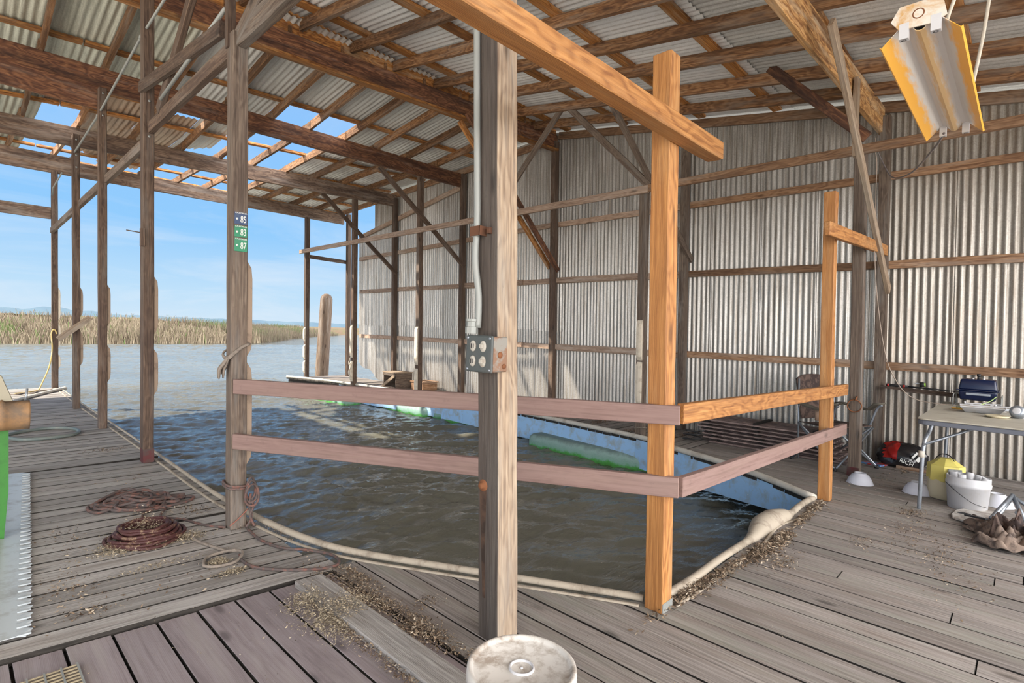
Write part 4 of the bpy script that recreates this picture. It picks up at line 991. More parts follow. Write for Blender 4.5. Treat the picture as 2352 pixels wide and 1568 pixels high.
rope('thin_cord', [S(1.24, 3.593, .035), S(1.29, 3.590, .07), S(1.352, 3.590, .125)], .003, plain('red_cord', (.30, .10, .07), .8), 'thin reddish cord crossing the foot of the licence plate post', sub=3)
rope('mooring_line', [(1.371, 3.70, .01), (1.33, 3.534, .010), (1.321, 3.305, .010), (1.367, 3.106, .010), (1.449, 3.0, .010), (1.52, 2.867, .010), (1.53, 2.77, .010), (1.49, 2.695, .010), (1.407, 2.705, .009), (1.298, 2.781, .009), (1.201, 2.882, .009), (1.146, 2.975, .009), (1.134, 3.097, .009), (1.15, 3.17, .012)], .0085, M_ROPEB, 'long dark dock line looping from the licence plate post over the deck edge and back')
rope('mooring_line', [(.893, 4.174, .009), (.944, 4.299, .009), (1.063, 4.316, .009), (.99, 4.13, .012), (1.084, 3.988, .009), (1.155, 3.788, .009), (1.238, 3.66, .010)], .008, M_ROPEB, 'dark line trailing from between the two rope piles to the licence plate post')
rope('mooring_line', [(1.05, 3.70, .009), (1.038, 3.554, .009), (1.081, 3.385, .009), (1.12, 3.272, .009), (1.161, 3.206, .020), (1.157, 3.154, .018), (1.098, 3.091, .010), (1.012, 3.095, .010), (.97, 3.13, .010), (.965, 3.17, .010), (1.005, 3.25, .010), (1.09, 3.27, .011), (1.15, 3.23, .02)], .0085, M_ROPED, 'pale brown line curled into a small ring near the maroon board seam')
rnd_ = random.Random(21)
pts = []
for i in range(84):
    a_ = i * 1.37 + rnd_.uniform(-.9, .9); rx = rnd_.uniform(.05, .31); ry = rnd_.uniform(.03, .20)
    pts.append((.95 + rx * math.cos(a_) * 1.0, 4.56 + ry * math.sin(a_) * 1.2 - .05 * math.cos(a_), .010 + .075 * rnd_.random() * (1 - rx / .34)))
rope('rope_pile', pts, .0105, M_ROPEB, 'tangled pile of dark red flecked rope lying loose on the walkway', 'rope', sub=5)
rope('rope_pile_end', [(1.12, 4.50, .02), (1.22, 4.50, .012), (1.275, 4.44, .011), (1.20, 4.36, .011), (1.05, 4.33, .011)], .010, M_ROPEB, 'rope end sticking out of the tangled pile towards the slip', 'rope')
rp = thing('rope_coil', 'low weathered coil of maroon rope with debris caught on it', 'rope', (.84, 3.80, 0))
for k_ in range(7):
    r0 = .200 - .013 * k_; z = .010 + .0125 * k_
    ring = []
    for j in range(18):
        a_ = j * 2 * math.pi / 18; rr0 = r0 * (1 + .05 * math.sin(3 * a_ + k_ * 2)); ring.append((.84 + .015 * math.sin(k_ * 3) + rr0 * 1.0 * math.cos(a_), 3.80 + rr0 * .98 * math.sin(a_), z + .004 * math.sin(5 * a_ + k_)))
    mb = MB(); mb.tube(ring, .0105, 7, closed=True, sub=2); mb.build('turn', M_ROPER, rp)
mb = MB()
for k_ in range(3):
    mb.tube([(.84 + .12 * math.cos(a_ + k_), 3.80 + .11 * math.sin(a_ + k_), .03 + .02 * k_) for a_ in [j * .7 for j in range(9)]], .014, 6, closed=True, sub=3)
mb.build('inner_turns', M_ROPER, rp)
rope('hose_ring', [(.448, 7.80, .016), (.47, 7.98, .016), (.62, 8.122, .016), (.816, 8.19, .016), (.99, 8.07, .016), (1.05, 7.84, .016), (.97, 7.61, .016), (.75, 7.536, .016), (.55, 7.58, .016)], .019, plain('grey_hose', (.13, .16, .15), .5, dirt=(.26, .24, .2), dirt_amt=.5), 'dark grey hose lying in an oval ring on the walkway', 'hose', closed=True)
# yellow line at the far post
rope('mooring_line', [S(1.40, 12.89, 1.0), S(1.36, 12.87, 1.08), S(1.32, 12.88, 1.0), S(1.33, 12.86, .72), S(1.28, 12.8, .40), S(1.16, 12.66, .10), (1.10, 12.5, .02), (.95, 12.3, .012), (.78, 12.15, .012)], .011, M_ROPEY, 'yellow rope hanging off the outermost slip post to the deck')
rope('mooring_line', [(.60, 11.9, .012), (.7, 12.06, .012), (.8, 12.0, .012), (.9, 12.2, .012), (1.0, 12.1, .012), (1.1, 12.4, .012), (1.25, 12.5, .012), (1.3, 12.62, .012)], .012, M_ROPED, 'brown rope lying along the outer end of the walkway')
mb = MB(); mb.tube([(.50, 10.5, .025), (.80, 11.25, .025), (1.10, 11.9, .025), (1.40, 12.45, .028), (1.47, 12.55, .028)], [.03, .032, .034, .04, .045], 8, sub=3, flat=.7)
solo(mb, 'loose_bumper', M_HOSEW, 'pale grey length of bumper lying slantwise across the walkway end', 'bumper')
rope('thin_cord', [S(6.16, 10.80, .62), S(6.14, 10.83, .5), S(6.16, 10.79, .42), S(6.13, 10.82, .3), S(6.16, 10.8, .2)], .012, M_ROPE, 'pale line tied low on the finger dock post', sub=4)
rope('thin_cord', [S(6.19, 3.555, .14), S(6.31, 3.55, .12), S(6.31, 3.67, .15), S(6.19, 3.67, .12)], .005, M_ROPED, 'dark wire wrapped low round the post behind the corner post', sub=4, closed=True)

# white bucket with lid at the camera's feet
lb = thing('lidded_bucket', 'white plastic bucket with a stained lid standing at the foot of the big square post', 'bucket', (1.14, 1.01, 0))
mb = MB(); mb.lathe((1.14, 1.01, 0), [(0, .0), (.130, .0), (.133, .005), (.149, .30), (.149, .352)], 56); mb.build('pail', M_WHITED, lb)
mb = MB(); mb.lathe((1.14, 1.01, 0), [(0, .3615), (.136, .3615), (.140, .3655), (.143, .372), (.151, .374), (.156, .370), (.158, .340), (.154, .336), (.154, .32), (.149, .318)], 64); mb.build('lid', M_WHITED, lb)
mb = MB(); mb.lathe((1.14, 1.01, .3615), [(.030, 0), (.031, .0055), (.036, .0055), (.037, 0)], 40); mb.lathe((1.14, 1.01, .3615), [(0, .003), (.0035, .003), (.0045, 0)], 14); mb.build('lid_ring', M_WHITEP, lb)

# ragged edged white panel at the left
m, t, b = mat('milky_panel'); g_ = attr(t, 'gv', 'Vector')
nn = t.noise(g_, 7, 6, .7); setc(t, b, t.mix(t.maprange(nn, .5, .68), (.48, .52, .54), (.32, .32, .31)), .35); M_PANEL = m
pn = thing('plastic_sheet', 'long milky white plastic panel with a torn toothed edge lying on the walkway', 'panel', (.25, 4.4, 0))
mb = MB(); vs = []; gs = []; N = 78
for i in range(N + 1):
    f = i / N; yy = 2.915 + (5.97 - 2.915) * f
    xl = -.08 + .18 * f; xr = .232 + .235 * f
    tooth = .022 if i % 2 else 0
    xs_ = [xl, xl + (xr - xl) * .30, xl + (xr - xl) * .33, xl + (xr - xl) * .62, xl + (xr - xl) * .66, xr - .03, xr + tooth]
    zs_ = [.018, .020, .036, .036, .022, .020, .012 + .008 * (i % 2)]
    for x_, z_ in zip(xs_, zs_): vs.append((x_, yy, z_)); gs.append((yy, x_, z_))
fs = [(i * 7 + k_, i * 7 + k_ + 1, i * 7 + k_ + 8, i * 7 + k_ + 7) for i in range(N) for k_ in range(6)]
mb.add(vs, fs, gs, .5, smooth=False); o = mb.build('panel', M_PANEL, pn); sm_ = o.modifiers.new('thick', 'SOLIDIFY'); sm_.thickness = .004
mb = MB()
for i in range(0, N, 2):
    f = i / N; yy = 2.915 + (5.97 - 2.915) * f; xr = .232 + .235 * f
    mb.box((xr - .03, yy, .021), (xr + .016, yy + .006, .017), .012, .006)
mb.build('teeth', M_PANEL, pn)['kind'] = 'stuff'
# rusted bracket and green panel at the left edge
mt = thing('green_stand', 'bright green painted stand at the far left holding a rusted metal housing', 'stand', (.18, 4.3, 0))
mb = MB(); mb.poly([(.02, 4.25, 0), (.235, 4.25, 0), (.252, 4.25, .3), (.248, 4.25, .66), (.02, 4.25, .66)], (0, .04, 0)); mb.build('panel', plain('green_paint', (.03, .17, .02), .6, dirt=(.015, .08, .01), dirt_amt=.7, dscale=5), mt)
mb = MB()
M_RUSTY = plain('rusted_sheet', (.30, .17, .08), .7, .2, dirt=(.13, .10, .075), dirt_amt=.8, dscale=9, dat=(.42, .6), bk=.3)
prof = [(.66, .0), (.655, .02), (.66, .08), (.70, .115), (.77, .118), (.81, .10), (.825, .06)]
vs = []; L_ = [-.02, .06, .10, .115, .13, .20, .215, .23, .28, .325, .335]
for i, x_ in enumerate(L_):
    k_ = .012 if i in (3, 6) else 0
    for z_, d_ in prof: vs.append((x_, 4.27 - d_ - k_, z_ + (k_ if z_ > .74 else 0)))
n_ = len(prof); fs = [(i * n_ + j, (i + 1) * n_ + j, (i + 1) * n_ + j + 1, i * n_ + j + 1) for i in range(len(L_) - 1) for j in range(n_ - 1)]
mb.add(vs, fs, smooth=True); o = mb.build('rusted_housing', M_RUSTY, mt); sm_ = o.modifiers.new('thick', 'SOLIDIFY'); sm_.thickness = .004
mb = MB(); mb.poly([(.10, 4.22, .80), (.268, 4.22, .80), (.262, 4.22, .83), (.215, 4.22, .97), (.200, 4.22, .985), (.10, 4.22, .96)], (0, .012, 0)); mb.build('back_plate', plain('dull_plate', (.30, .27, .20), .5, .4, dirt=(.16, .12, .08), dirt_amt=.6), mt, bevel=.003)
mb = MB(); mb.tube([(.318, 4.24, .80), (.325, 4.24, .89)], .006, 8); mb.build('pin', M_STEEL, mt)

# doormat grate in the bottom corner
gt = thing('floor_grate', 'small rusty grate mat lying on the maroon boards at the lower left', 'grate', (.2, 2.3, 0))
mb = MB(); mb.cube(-.12, 2.02, -.01, .355, 2.575, -.004); mb.build('mesh_backing', plain('grate_dark', (.12, .10, .08), .8, dirt=(.22, .2, .16), dirt_amt=.6, dscale=40), gt)
for i in range(10):
    mb = MB(); x_ = .355 - i * .048; mb.cube(x_ - .005, 2.02, -.008, x_, 2.575, .006, grain='y'); mb.build('bar', M_CONDUIT, gt)
for i in range(24):
    mb = MB(); y_ = 2.572 - i * .0235; mb.cube(-.12, y_ - .004, -.008, .352, y_, .001); mb.build('cross_bar', M_CHAFF, gt)
# loose boards lying on the maroon deck
def lboard(xa, xb, y0, y1, m_, label, z=.0):
    mb = MB(); plank(mb, (xa, y0), (xa, y1), (xb, y0), (xb, y1 - .012), z + .026, .034, edge=0); return solo(mb, 'loose_board', m_, label, 'board', bevel=.003)
lboard(1.222, 1.362, -2.4, 2.632, W_DECK, 'loose grey board lying on the maroon deck, dead leaves heaped on it')
# leaf litter
def clump(name, spots, n, m_, label, size=(.006, .016), seed=1, hz=.012):
    r_ = random.Random(seed); mb = MB(); tot = sum(s_[4] if len(s_) > 4 else 1 for s_ in spots)
    V = []; F = []; R = []
    for s_ in spots:
        cx_, cy_, sx_, sy_ = s_[:4]; wgt = s_[4] if len(s_) > 4 else 1; rot = s_[5] if len(s_) > 5 else 0; hh = s_[6] if len(s_) > 6 else hz
        for i in range(int(n * wgt / tot)):
            u = r_.gauss(0, .5); v_ = r_.gauss(0, .5); dx = u * sx_; dy = v_ * sy_
            x_ = cx_ + dx * math.cos(rot) - dy * math.sin(rot); y_ = cy_ + dx * math.sin(rot) + dy * math.cos(rot)
            z_ = .003 + abs(r_.gauss(0, 1)) * hh * math.exp(-(u * u + v_ * v_) * 1.6)
            L = r_.uniform(*size); wd_ = L * r_.uniform(.18, .5); a_ = r_.uniform(0, 6.28); el = r_.uniform(-.5, .5); ro = r_.uniform(-1, 1)
            d = Vector((math.cos(a_) * math.cos(el), math.sin(a_) * math.cos(el), math.sin(el))) * L; q = Vector((-math.sin(a_), math.cos(a_), ro)).normalized() * wd_ * .5
            c = Vector((x_, y_, z_ + abs(d.z) * .5)); k_ = len(V); rn = r_.random()
            V += [c - d * .5, c + q, c + d * .5 + Vector((0, 0, .002)), c - q]; F += [(k_, k_ + 1, k_ + 2), (k_, k_ + 2, k_ + 3)]; R += [rn] * 4
    mb.v = [tuple(v) for v in V]; mb.g = mb.v[:]; mb.r = R; mb.f = F; mb.m = [0] * len(F); mb.sm = [False] * len(F)
    return solo(mb, name, m_, label, 'debris', kind='stuff', loc=(spots[0][0], spots[0][1], 0))
m, t, b = mat('litter_mix'); r_ = attr(t, 'rnd', 'Fac')
setc(t, b, t.ramp(r_, [(0, (.045, .03, .02)), (.4, (.15, .10, .065)), (.75, (.31, .23, .155)), (1, (.52, .44, .34))]), .95); M_LIT = m
m, t, b = mat('chaff_mix'); r_ = attr(t, 'rnd', 'Fac')
setc(t, b, t.ramp(r_, [(0, (.08, .06, .04)), (.35, (.24, .19, .13)), (.75, (.42, .35, .24)), (1, (.58, .50, .38))]), .95); M_CHF = m
clump('leaf_litter', [(1.19, 2.40, .11, .10, 3, 0, .045), (1.27, 2.22, .16, .12, 5, 0, .05), (1.18, 2.15, .09, .16, 2)], 5200, M_CHF, 'heap of pale chaff and dead leaves on the loose grey board', seed=2)
clump('leaf_litter', [(1.42, 2.25, .06, .5, 4), (1.47, 1.9, .05, .5, 3), (1.50, 2.5, .05, .2, 2), (1.40, 1.85, .10, .14, 3, 0, .02), (1.36, 2.4, .06, .3, 2)], 4600, M_LIT, 'brown leaf litter filling the sunken maroon strip between the boards', seed=3, size=(.006, .02))
clump('leaf_litter', [(1.20, 1.75, .035, .5, 3), (1.19, 1.35, .03, .5, 2), (1.205, 2.1, .03, .3, 1)], 1600, M_LIT, 'dark litter in the gap beside the loose grey board', seed=4)
clump('leaf_litter', [(1.60, 2.04, .09, .06, 1)], 220, M_LIT, 'small brown tuft of litter on the grey boards left of the big square post', seed=5)
clump('leaf_litter', [(2.62, 1.22, .35, .035, 3), (3.0, 1.18, .4, .04, 3), (3.5, 1.14, .22, .06, 5, 0, .02), (3.8, 1.13, .2, .05, 4, 0, .02), (4.35, 1.15, .3, .04, 2), (4.75, 1.17, .25, .04, 1.5)], 4200, M_LIT, 'twigs and dead leaves swept along the bumper at the slip corner', seed=6, size=(.01, .035), hz=.018)
clump('leaf_litter', [(3.45, 1.0, .2, .08, 2), (4.2, .75, .15, .08, 1), (4.7, .55, .6, .14, 3), (5.25, .62, .15, .1, 2), (4.3, .35, .5, .15, 3), (3.9, .2, .5, .12, 1), (5.0, .2, .5, .2, 1)], 1900, M_LIT, 'scattered leaf crumbs on the deck before the folding table', seed=7, size=(.006, .022), hz=.004)
clump('leaf_litter', [(.82, 3.66, .24, .07, 6, 0, .02), (.82, 3.82, .17, .17, 7, 0, .085), (1.02, 3.66, .10, .10, 2), (.66, 3.74, .08, .10, 2), (1.03, 3.15, .05, .05, 2, 0, .02), (1.05, 2.98, .07, .04, 1.5), (.80, 3.32, .22, .05, 1)], 5200, M_CHF, 'chaff and leaf bits caught round the maroon coil', seed=8, size=(.006, .02))
clump('leaf_litter', [(.42, 3.3, .12, .25, 2), (.45, 2.98, .12, .06, 1), (.5, 4.1, .1, .3, 1), (1.15, 4.2, .18, .12, 1), (1.22, 4.1, .1, .08, .8), (1.0, 5.2, .3, .5, 1), (1.1, 6.6, .2, .1, 1.5), (.9, 7.2, .3, .4, .6), (1.05, 9.0, .2, .5, .4), (.7, 3.0, .5, .2, 1)], 1200, M_LIT, 'loose bits of dirt and leaf scattered over the walkway', seed=9, size=(.006, .025), hz=.003)
clump('leaf_litter', [(1.35, 3.62, .1, .12, 1), (1.45, 3.4, .04, .3, 1)], 500, M_LIT, 'dark debris round the foot of the licence plate post', seed=10)
clump('leaf_litter', [(6.75, 4.6, .2, .12, 1), (6.7, 3.9, .5, .1, 1.5), (6.5, 5.3, .15, .2, 1), (6.9, 3.3, .3, .1, 1)], 900, M_LEAFD, 'dark weed scraps on the finger dock behind the rails', seed=12, size=(.01, .04))
clump('leaf_litter', [(6.7, .4, .6, .4, 1), (6.2, 1.0, .5, .2, .6), (6.9, .9, .2, .15, .5)], 500, M_LIT, 'crumbs and twigs under the folding table near the wall', seed=13, size=(.006, .03), hz=.004)
clump('deck_specks', [(2.6, .8, 1.6, 1.0, 3), (1.9, 1.9, .8, 1.0, 1), (.9, 2.3, .9, .6, 1.5), (.8, 4.0, .8, 2.0, 2), (4.6, .6, 1.4, .8, 3)], 1500, M_CHF, 'tiny pale specks of grit sprinkled all over the deck boards', seed=14, size=(.003, .008), hz=.001)
# little black hose coil
rope('small_coil', [(6.55 + .09 * math.cos(a_) * (1 - .05 * k_), 3.05 + .11 * math.sin(a_), .012 + .008 * k_) for k_, a_ in enumerate([j * .9 for j in range(16)])], .009, M_BLACK, 'small black coil of hose on the finger dock behind the corner post', 'hose', sub=4)

# crate, bench and pile at the river end of the finger dock
cr = thing('wooden_crate', 'small open wooden crate with a diagonal slat standing on the finger dock', 'crate', (6.85, 9.95, 0))
for nm, bxs in (('side_panel', (6.62, 10.18, 0, 7.02, 10.20, .34)), ('side_panel', (6.62, 9.72, 0, 7.02, 9.74, .34)), ('top_panel', (6.60, 9.70, .34, 7.04, 10.22, .36)), ('back_panel', (7.02, 9.72, 0, 7.04, 10.2, .34)), ('front_rail', (6.60, 9.72, 0, 6.62, 10.2, .05)), ('front_rail', (6.60, 9.72, .28, 6.62, 10.2, .335))):
    mb = MB(); mb.cube(*bxs); mb.build(nm, W_POSTG if nm != 'top_panel' else W_CENT, cr)
mb = MB(); mb.box((6.59, 10.18, .04), (6.59, 9.74, .29), .02, .06); mb.build('diagonal_slat', W_CENT, cr)
mb = MB(); mb.cube(6.9, 9.15, .0, 7.28, 9.55, .17); mb.cube(6.88, 9.12, .17, 7.3, 9.58, .195); solo(mb, 'low_box', W_GIRT, 'low wooden step box beside the crate against the metal wall', 'box')
mb = MB(); prof = [(0, 2.17), (.05, 2.165), (.115, 2.12), (.155, 2.03), (.160, 1.7), (.168, .6), (.175, -.6)]
mb.lathe((6.98, 13.72, 0), prof, 22); 
for i, v in enumerate(mb.v): 
    a_ = math.atan2(v[1] - 13.72, v[0] - 6.98); k_ = 1 + .06 * math.sin(3 * a_ + v[2] * 1.3) + .03 * math.sin(7 * a_); mb.v[i] = (6.98 + (v[0] - 6.98) * k_ + .03 * v[2], 13.72 + (v[1] - 13.72) * k_, v[2])
solo(mb, 'mooring_pile', W_PILE, 'bare round weathered wooden pile standing in the river beyond the finger dock', 'pile')

# stacked slatted panels beside the wall
for k_ in range(7):
    z0 = .004 + k_ * .045; sh_ = random.uniform(-.05, .05) + .02 * k_
    st = thing('slatted_panel', ['bottom slatted panel of the stack by the metal wall', 'slatted panel second from the bottom of the stack by the wall', 'slatted panel third from the bottom of the stack by the wall', 'middle slatted panel of the stack by the wall', 'slatted panel third from the top of the stack by the wall', 'slatted panel just under the topmost of the stack by the wall', 'topmost slatted panel of the stack by the metal wall'][k_], 'panel', (6.98, 2.1, z0), 'stacked slatted panels')
    for j in range(5):
        x_ = 6.72 + j * .118 + random.uniform(-.01, .01)
        mb = MB(); mb.box((x_, 1.40 + sh_, z0 + .011), (x_, 2.92 + sh_ + random.uniform(-.02, .02), z0 + .011), .075, .018, jit=.001, seg=3); mb.build('slat', W_SLAT if 'W_SLAT' in globals() else W_POSTG, st)
    for yy in (1.55, 2.2, 2.8):
        mb = MB(); mb.box((6.69, yy + sh_, z0 + .031), (7.24, yy + sh_, z0 + .031), .05, .018); mb.build('batten', W_SUB, st)

# folding camp chair
M_CAMO = plain('camo_fabric', (.115, .075, .06), .85, dirt=(.035, .022, .02), dirt_amt=.9, dscale=14, dat=(.45, .55))
M_OLIVE = plain('olive_fabric', (.13, .115, .09), .85, dirt=(.07, .06, .05), dirt_amt=.6)
ch = thing('camp_chair', 'folding camp chair with brown camouflage backrest standing by the metal wall', 'chair', (6.62, 1.50, 0))
def cp_(u, v_, z):                                              # chair frame: u across the seat, v from back to front
    a_ = math.radians(-117); return Vector((6.68 + (-math.sin(a_)) * u * 1 + math.cos(a_) * v_ * 1, 1.50 + math.cos(a_) * u + math.sin(a_) * v_, z))
mb = MB()
bk_ = []
for i in range(9):
    u = -.26 + .52 * i / 8; 
    for k_, (z, v_) in enumerate(((.46, -.20), (.62, -.23), (.80, -.27), (.90, -.285), (.95, -.28))):
        zz_ = z - (.05 * (abs(u) / .26) ** 3 if k_ == 4 else 0); bk_.append(cp_(u, v_ - .03 * (1 - (u / .26) ** 2), zz_))
fs = [(i * 5 + j, (i + 1) * 5 + j, (i + 1) * 5 + j + 1, i * 5 + j + 1) for i in range(8) for j in range(4)]
mb.add(bk_, fs, smooth=True); o = mb.build('backrest', M_CAMO, ch); s_ = o.modifiers.new('t', 'SOLIDIFY'); s_.thickness = .012
mb = MB(); vs = []
for i in range(9):
    for j in range(9):
        u = -.25 + .5 * i / 8; v_ = -.22 + .46 * j / 8; vs.append(cp_(u, v_, .43 - .05 * (1 - (u / .25) ** 2) * (1 - (v_ / .26) ** 2) + .02 * (j / 8)))
mb.add(vs, [(i * 9 + j, (i + 1) * 9 + j, (i + 1) * 9 + j + 1, i * 9 + j + 1) for i in range(8) for j in range(8)], smooth=True)
o = mb.build('seat', M_CAMO, ch); s_ = o.modifiers.new('t', 'SOLIDIFY'); s_.thickness = .01
for sgn in (-1, 1):
    mb = MB(); vs = []
    for j in range(9):
        v_ = -.24 + .54 * j / 8; zz_ = .64 + .012 * math.sin(j * .9) - .02 * math.sin(math.pi * j / 8) + (.05 if j > 6 else 0)
        for w_ in (-.045, 0, .045): vs.append(cp_(sgn * .31 + w_, v_, zz_ - (.008 if w_ == 0 else 0)))
    mb.add(vs, [(i * 3 + j, (i + 1) * 3 + j, (i + 1) * 3 + j + 1, i * 3 + j + 1) for i in range(8) for j in range(2)], smooth=True)
    o = mb.build('armrest', M_OLIVE, ch); s_ = o.modifiers.new('t', 'SOLIDIFY'); s_.thickness = .014
    mb = MB(); mb.tube([cp_(sgn * .31, .30, .67), cp_(sgn * .30, .25, .62), cp_(sgn * .28, .20, .45), cp_(sgn * .27, .15, .40)], .012, 8, sub=3); mb.build('arm_post', M_STEEL, ch)
    mb = MB(); mb.tube([cp_(sgn * .26, -.21, .02), cp_(sgn * .26, -.24, .90)], .010, 8); mb.build('back_post', M_STEEL, ch)
for (a_, b_) in (((-.27, .24, .42), (.29, .28, .015)), ((.27, .24, .42), (-.29, .28, .015)), ((-.27, -.22, .42), (.29, -.26, .015)), ((.27, -.22, .42), (-.29, -.26, .015)), ((-.27, -.22, .42), (-.30, .28, .015)), ((-.27, .22, .42), (-.30, -.26, .015)), ((.27, -.22, .42), (.30, .28, .015)), ((.27, .22, .42), (.30, -.26, .015))):
    mb = MB(); mb.tube([cp_(*a_), cp_(*b_)], .010, 8); mb.build('leg', M_STEEL, ch)
for u in (-.295, .295):
    for v_ in (-.26, .28): mb = MB(); mb.lathe(cp_(u, v_, 0), [(0, 0), (.022, 0), (.022, .02), (.015, .03), (0, .03)], 12); mb.build('foot', M_BLACK, ch)
mb = MB(); c_ = cp_(-.27, .02, .50); mb.lathe(c_ + Vector((0, -.02, -.02)), [(0, 0), (.04, 0), (.045, .12), (.04, .12), (.036, .01), (0, .01)], 16); mb.build('cup_pocket', plain('tan_pocket', (.42, .27, .19), .8), ch)

# bag of charcoal by the wall
bg_ = thing('charcoal_bag', 'crumpled red and black bag slumped against the foot of the metal wall', 'bag', (7.12, .93, 0))
mb = MB(); r2 = random.Random(5); vs = []; nu, nv = 44, 26
for i in range(nu):
    for j in range(nv):
        a_ = 2 * math.pi * i / nu; ph_ = math.pi * (j / (nv - 1)) ; e_ = math.sin(ph_) ** .7
        k_ = 1 + .10 * math.sin(5 * a_ + 3 * ph_) * math.sin(ph_) + r2.uniform(-.03, .03) + .06 * math.sin(11 * a_ + 9 * ph_) * math.sin(ph_)
        vs.append((7.13 + .115 * e_ * math.cos(a_) * k_ - .03 * math.cos(ph_), .94 + .21 * e_ * math.sin(a_) * k_, max(.004, .12 - .135 * math.cos(ph_) * k_ + .02 * math.sin(2 * a_) * e_)))
fs = [(i * nv + j, i * nv + j + 1, ((i + 1) % nu) * nv + j + 1, ((i + 1) % nu) * nv + j) for i in range(nu) for j in range(nv - 1)]
mb.add(vs, fs, smooth=True)
M_BAGB = plain('bag_black', (.015, .014, .016), .25, spec=.8); M_BAGR = plain('bag_red', (.42, .02, .015), .3)
o = mb.build('sack', [M_BAGB, M_BAGR], bg_)
for p in o.data.polygons:
    c_ = p.center
    if (c_.y > .03 and c_.z > .09 and c_.x < .05 and c_.y < .17): p.material_index = 1
for body, sz, oo, rot_ in (('RICH', .05, (7.003, .86, .075), .35), ('B', .085, (7.03, .80, .15), .35), ('GOOD', .035, (7.015, 1.02, .11), -.3), ('JERKY', .032, (7.04, 1.0, .165), -.3)):
    text_part(body, sz, M_LET, bg_, oo, (0, -math.cos(rot_), -math.sin(rot_)), (.35, -math.sin(rot_), math.cos(rot_)), .001) if False else None
text_part('RICH', .055, M_LET, bg_, (6.999, .885, .075), (0, -.95, -.3), (.25, -.3, .92), .002)
mb = MB()
mb.box((7.012, .80, .10), (7.03, .755, .175), .01, .035); mb.box((7.012, .84, .13), (7.03, .80, .19), .01, .02); mb.build('white_print', M_LET, bg_)['kind'] = 'stuff'
mb = MB(); mb.box((6.98, .62, .015), (7.02, .97, .015), .05, .03); solo(mb, 'scrap_board', W_GIRT, 'short scrap of board lying in front of the red and black bag', 'board')
mb = MB(); mb.poly([(6.9, 1.10, .004), (7.05, 1.05, .004), (7.08, 1.25, .004), (6.95, 1.28, .004)], (0, 0, .012)); solo(mb, 'flat_packet', plain('red_blue', (.10, .25, .50), .4, dirt=(.45, .04, .03), dirt_amt=1, dscale=9, dat=(.5, .52)), 'flat red and blue packet on the deck beside the stacked panels', 'packet')
rope('water_bottle', [(7.12, 1.50, .318), (7.12, 1.50, .40)], .03, plain('teal', (.05, .25, .33), .4), 'small teal bottle top on the stacked panels behind the grey post', 'bottle', sub=0)

# three upturned bowls
def bowl(x_, y_, label):
    mb = MB(); mb.lathe((x_, y_, 0), [(.112, .002), (.108, .006), (.094, .045), (.070, .080), (.050, .092), (.048, .100), (.044, .100), (.042, .092), (0, .092)], 40)
    return solo(mb, 'bowl', M_BOWL, label, 'bowl', 'upturned white bowls on the deck', loc=(x_, y_, 0))
bowl(5.95, 1.10, 'white bowl upside down at the foot of the grey post')
bowl(5.98, .67, 'white bowl upside down left of the folding table leg')
bowl(6.08, .14, 'white bowl upside down half behind the white bucket of pipes')

# bucket of pipe pieces
wb = thing('white_bucket', 'short white bucket full of cut white pipe pieces under the folding table', 'bucket', (5.76, .315, 0))
mb = MB(); mb.lathe((5.76, .315, 0), [(0, .004), (.122, .0), (.126, .004), (.140, .185), (.146, .188), (.148, .215), (.143, .218), (.143, .262), (.136, .264), (.134, .24), (.120, .02), (0, .015)], 48); mb.build('pail', M_WHITEP, wb)
mb = MB(); mb.tube([(5.70, .455, .20), (5.61, .36, .14), (5.60, .27, .085), (5.66, .19, .055)], .0022, 6, sub=6); mb.build('wire_handle', M_BLACK, wb)
for (x_, y_, dx, dy, lab) in ((5.78, .37, .02, .05, 'white pipe piece leaning at the back of the bucket'), (5.72, .345, -.01, .01, 'upright white pipe piece nearest the wire handle side'), (5.75, .275, .03, -.03, 'white pipe piece pointing outward from the bucket'), (5.72, .255, .0, -.06, 'short white pipe piece tipped over the bucket rim'), (5.82, .33, .06, -.02, 'white pipe piece standing deepest in the bucket')):
    mb = MB(); ax = Vector((dx, dy, .25)).normalized(); c_ = Vector((x_, y_, .06))
    mb.lathe(c_, [(.027, 0), (.027, .222), (.022, .222), (.022, .12), (0, .12)], 20, ax); solo(mb, 'pipe_piece', M_WHITEP, lab, 'pipe', 'cut pipe pieces in the bucket', loc=tuple(c_))

# yellow topped trap
yt = thing('bug_trap', 'yellow topped cream plastic trap standing behind the white bucket', 'trap', (6.0, .48, 0))
mb = MB(); mb.lathe((6.0, .48, 0), [(0, 0), (.112, 0), (.122, .01), (.125, .15), (.125, .17)], 36); mb.build('base', M_CREAM, yt)
mb = MB(); mb.lathe((6.0, .48, 0), [(.125, .155), (.134, .16), (.132, .29), (.118, .295), (.05, .345), (.02, .348), (0, .348)], 8, smooth=False); mb.build('cover', M_YELLOW, yt, bevel=.004)
mb = MB(); mb.box((5.892, .402, .235), (5.868, .455, .235), .10, .09) if False else None
an = math.radians(212); cxx, cyy = 6.0 + .131 * math.cos(an), .48 + .131 * math.sin(an)
tv = Vector((-math.sin(an), math.cos(an), 0)); pc = Vector((cxx, cyy, .235))
mb = MB(); mb.box(pc - tv * .05 , pc + tv * .05, .012, .085); mb.build('grey_window', plain('window_grey', (.18, .19, .20), .35, dirt=(.34, .33, .30), dirt_amt=.7, dscale=30), yt)
mb = MB(); mb.tube([(6.06, .56, .32), (6.03, .52, .37), (5.98, .46, .375), (5.95, .42, .335)], .004, 6, sub=5); mb.build('handle', M_BLACK, yt)

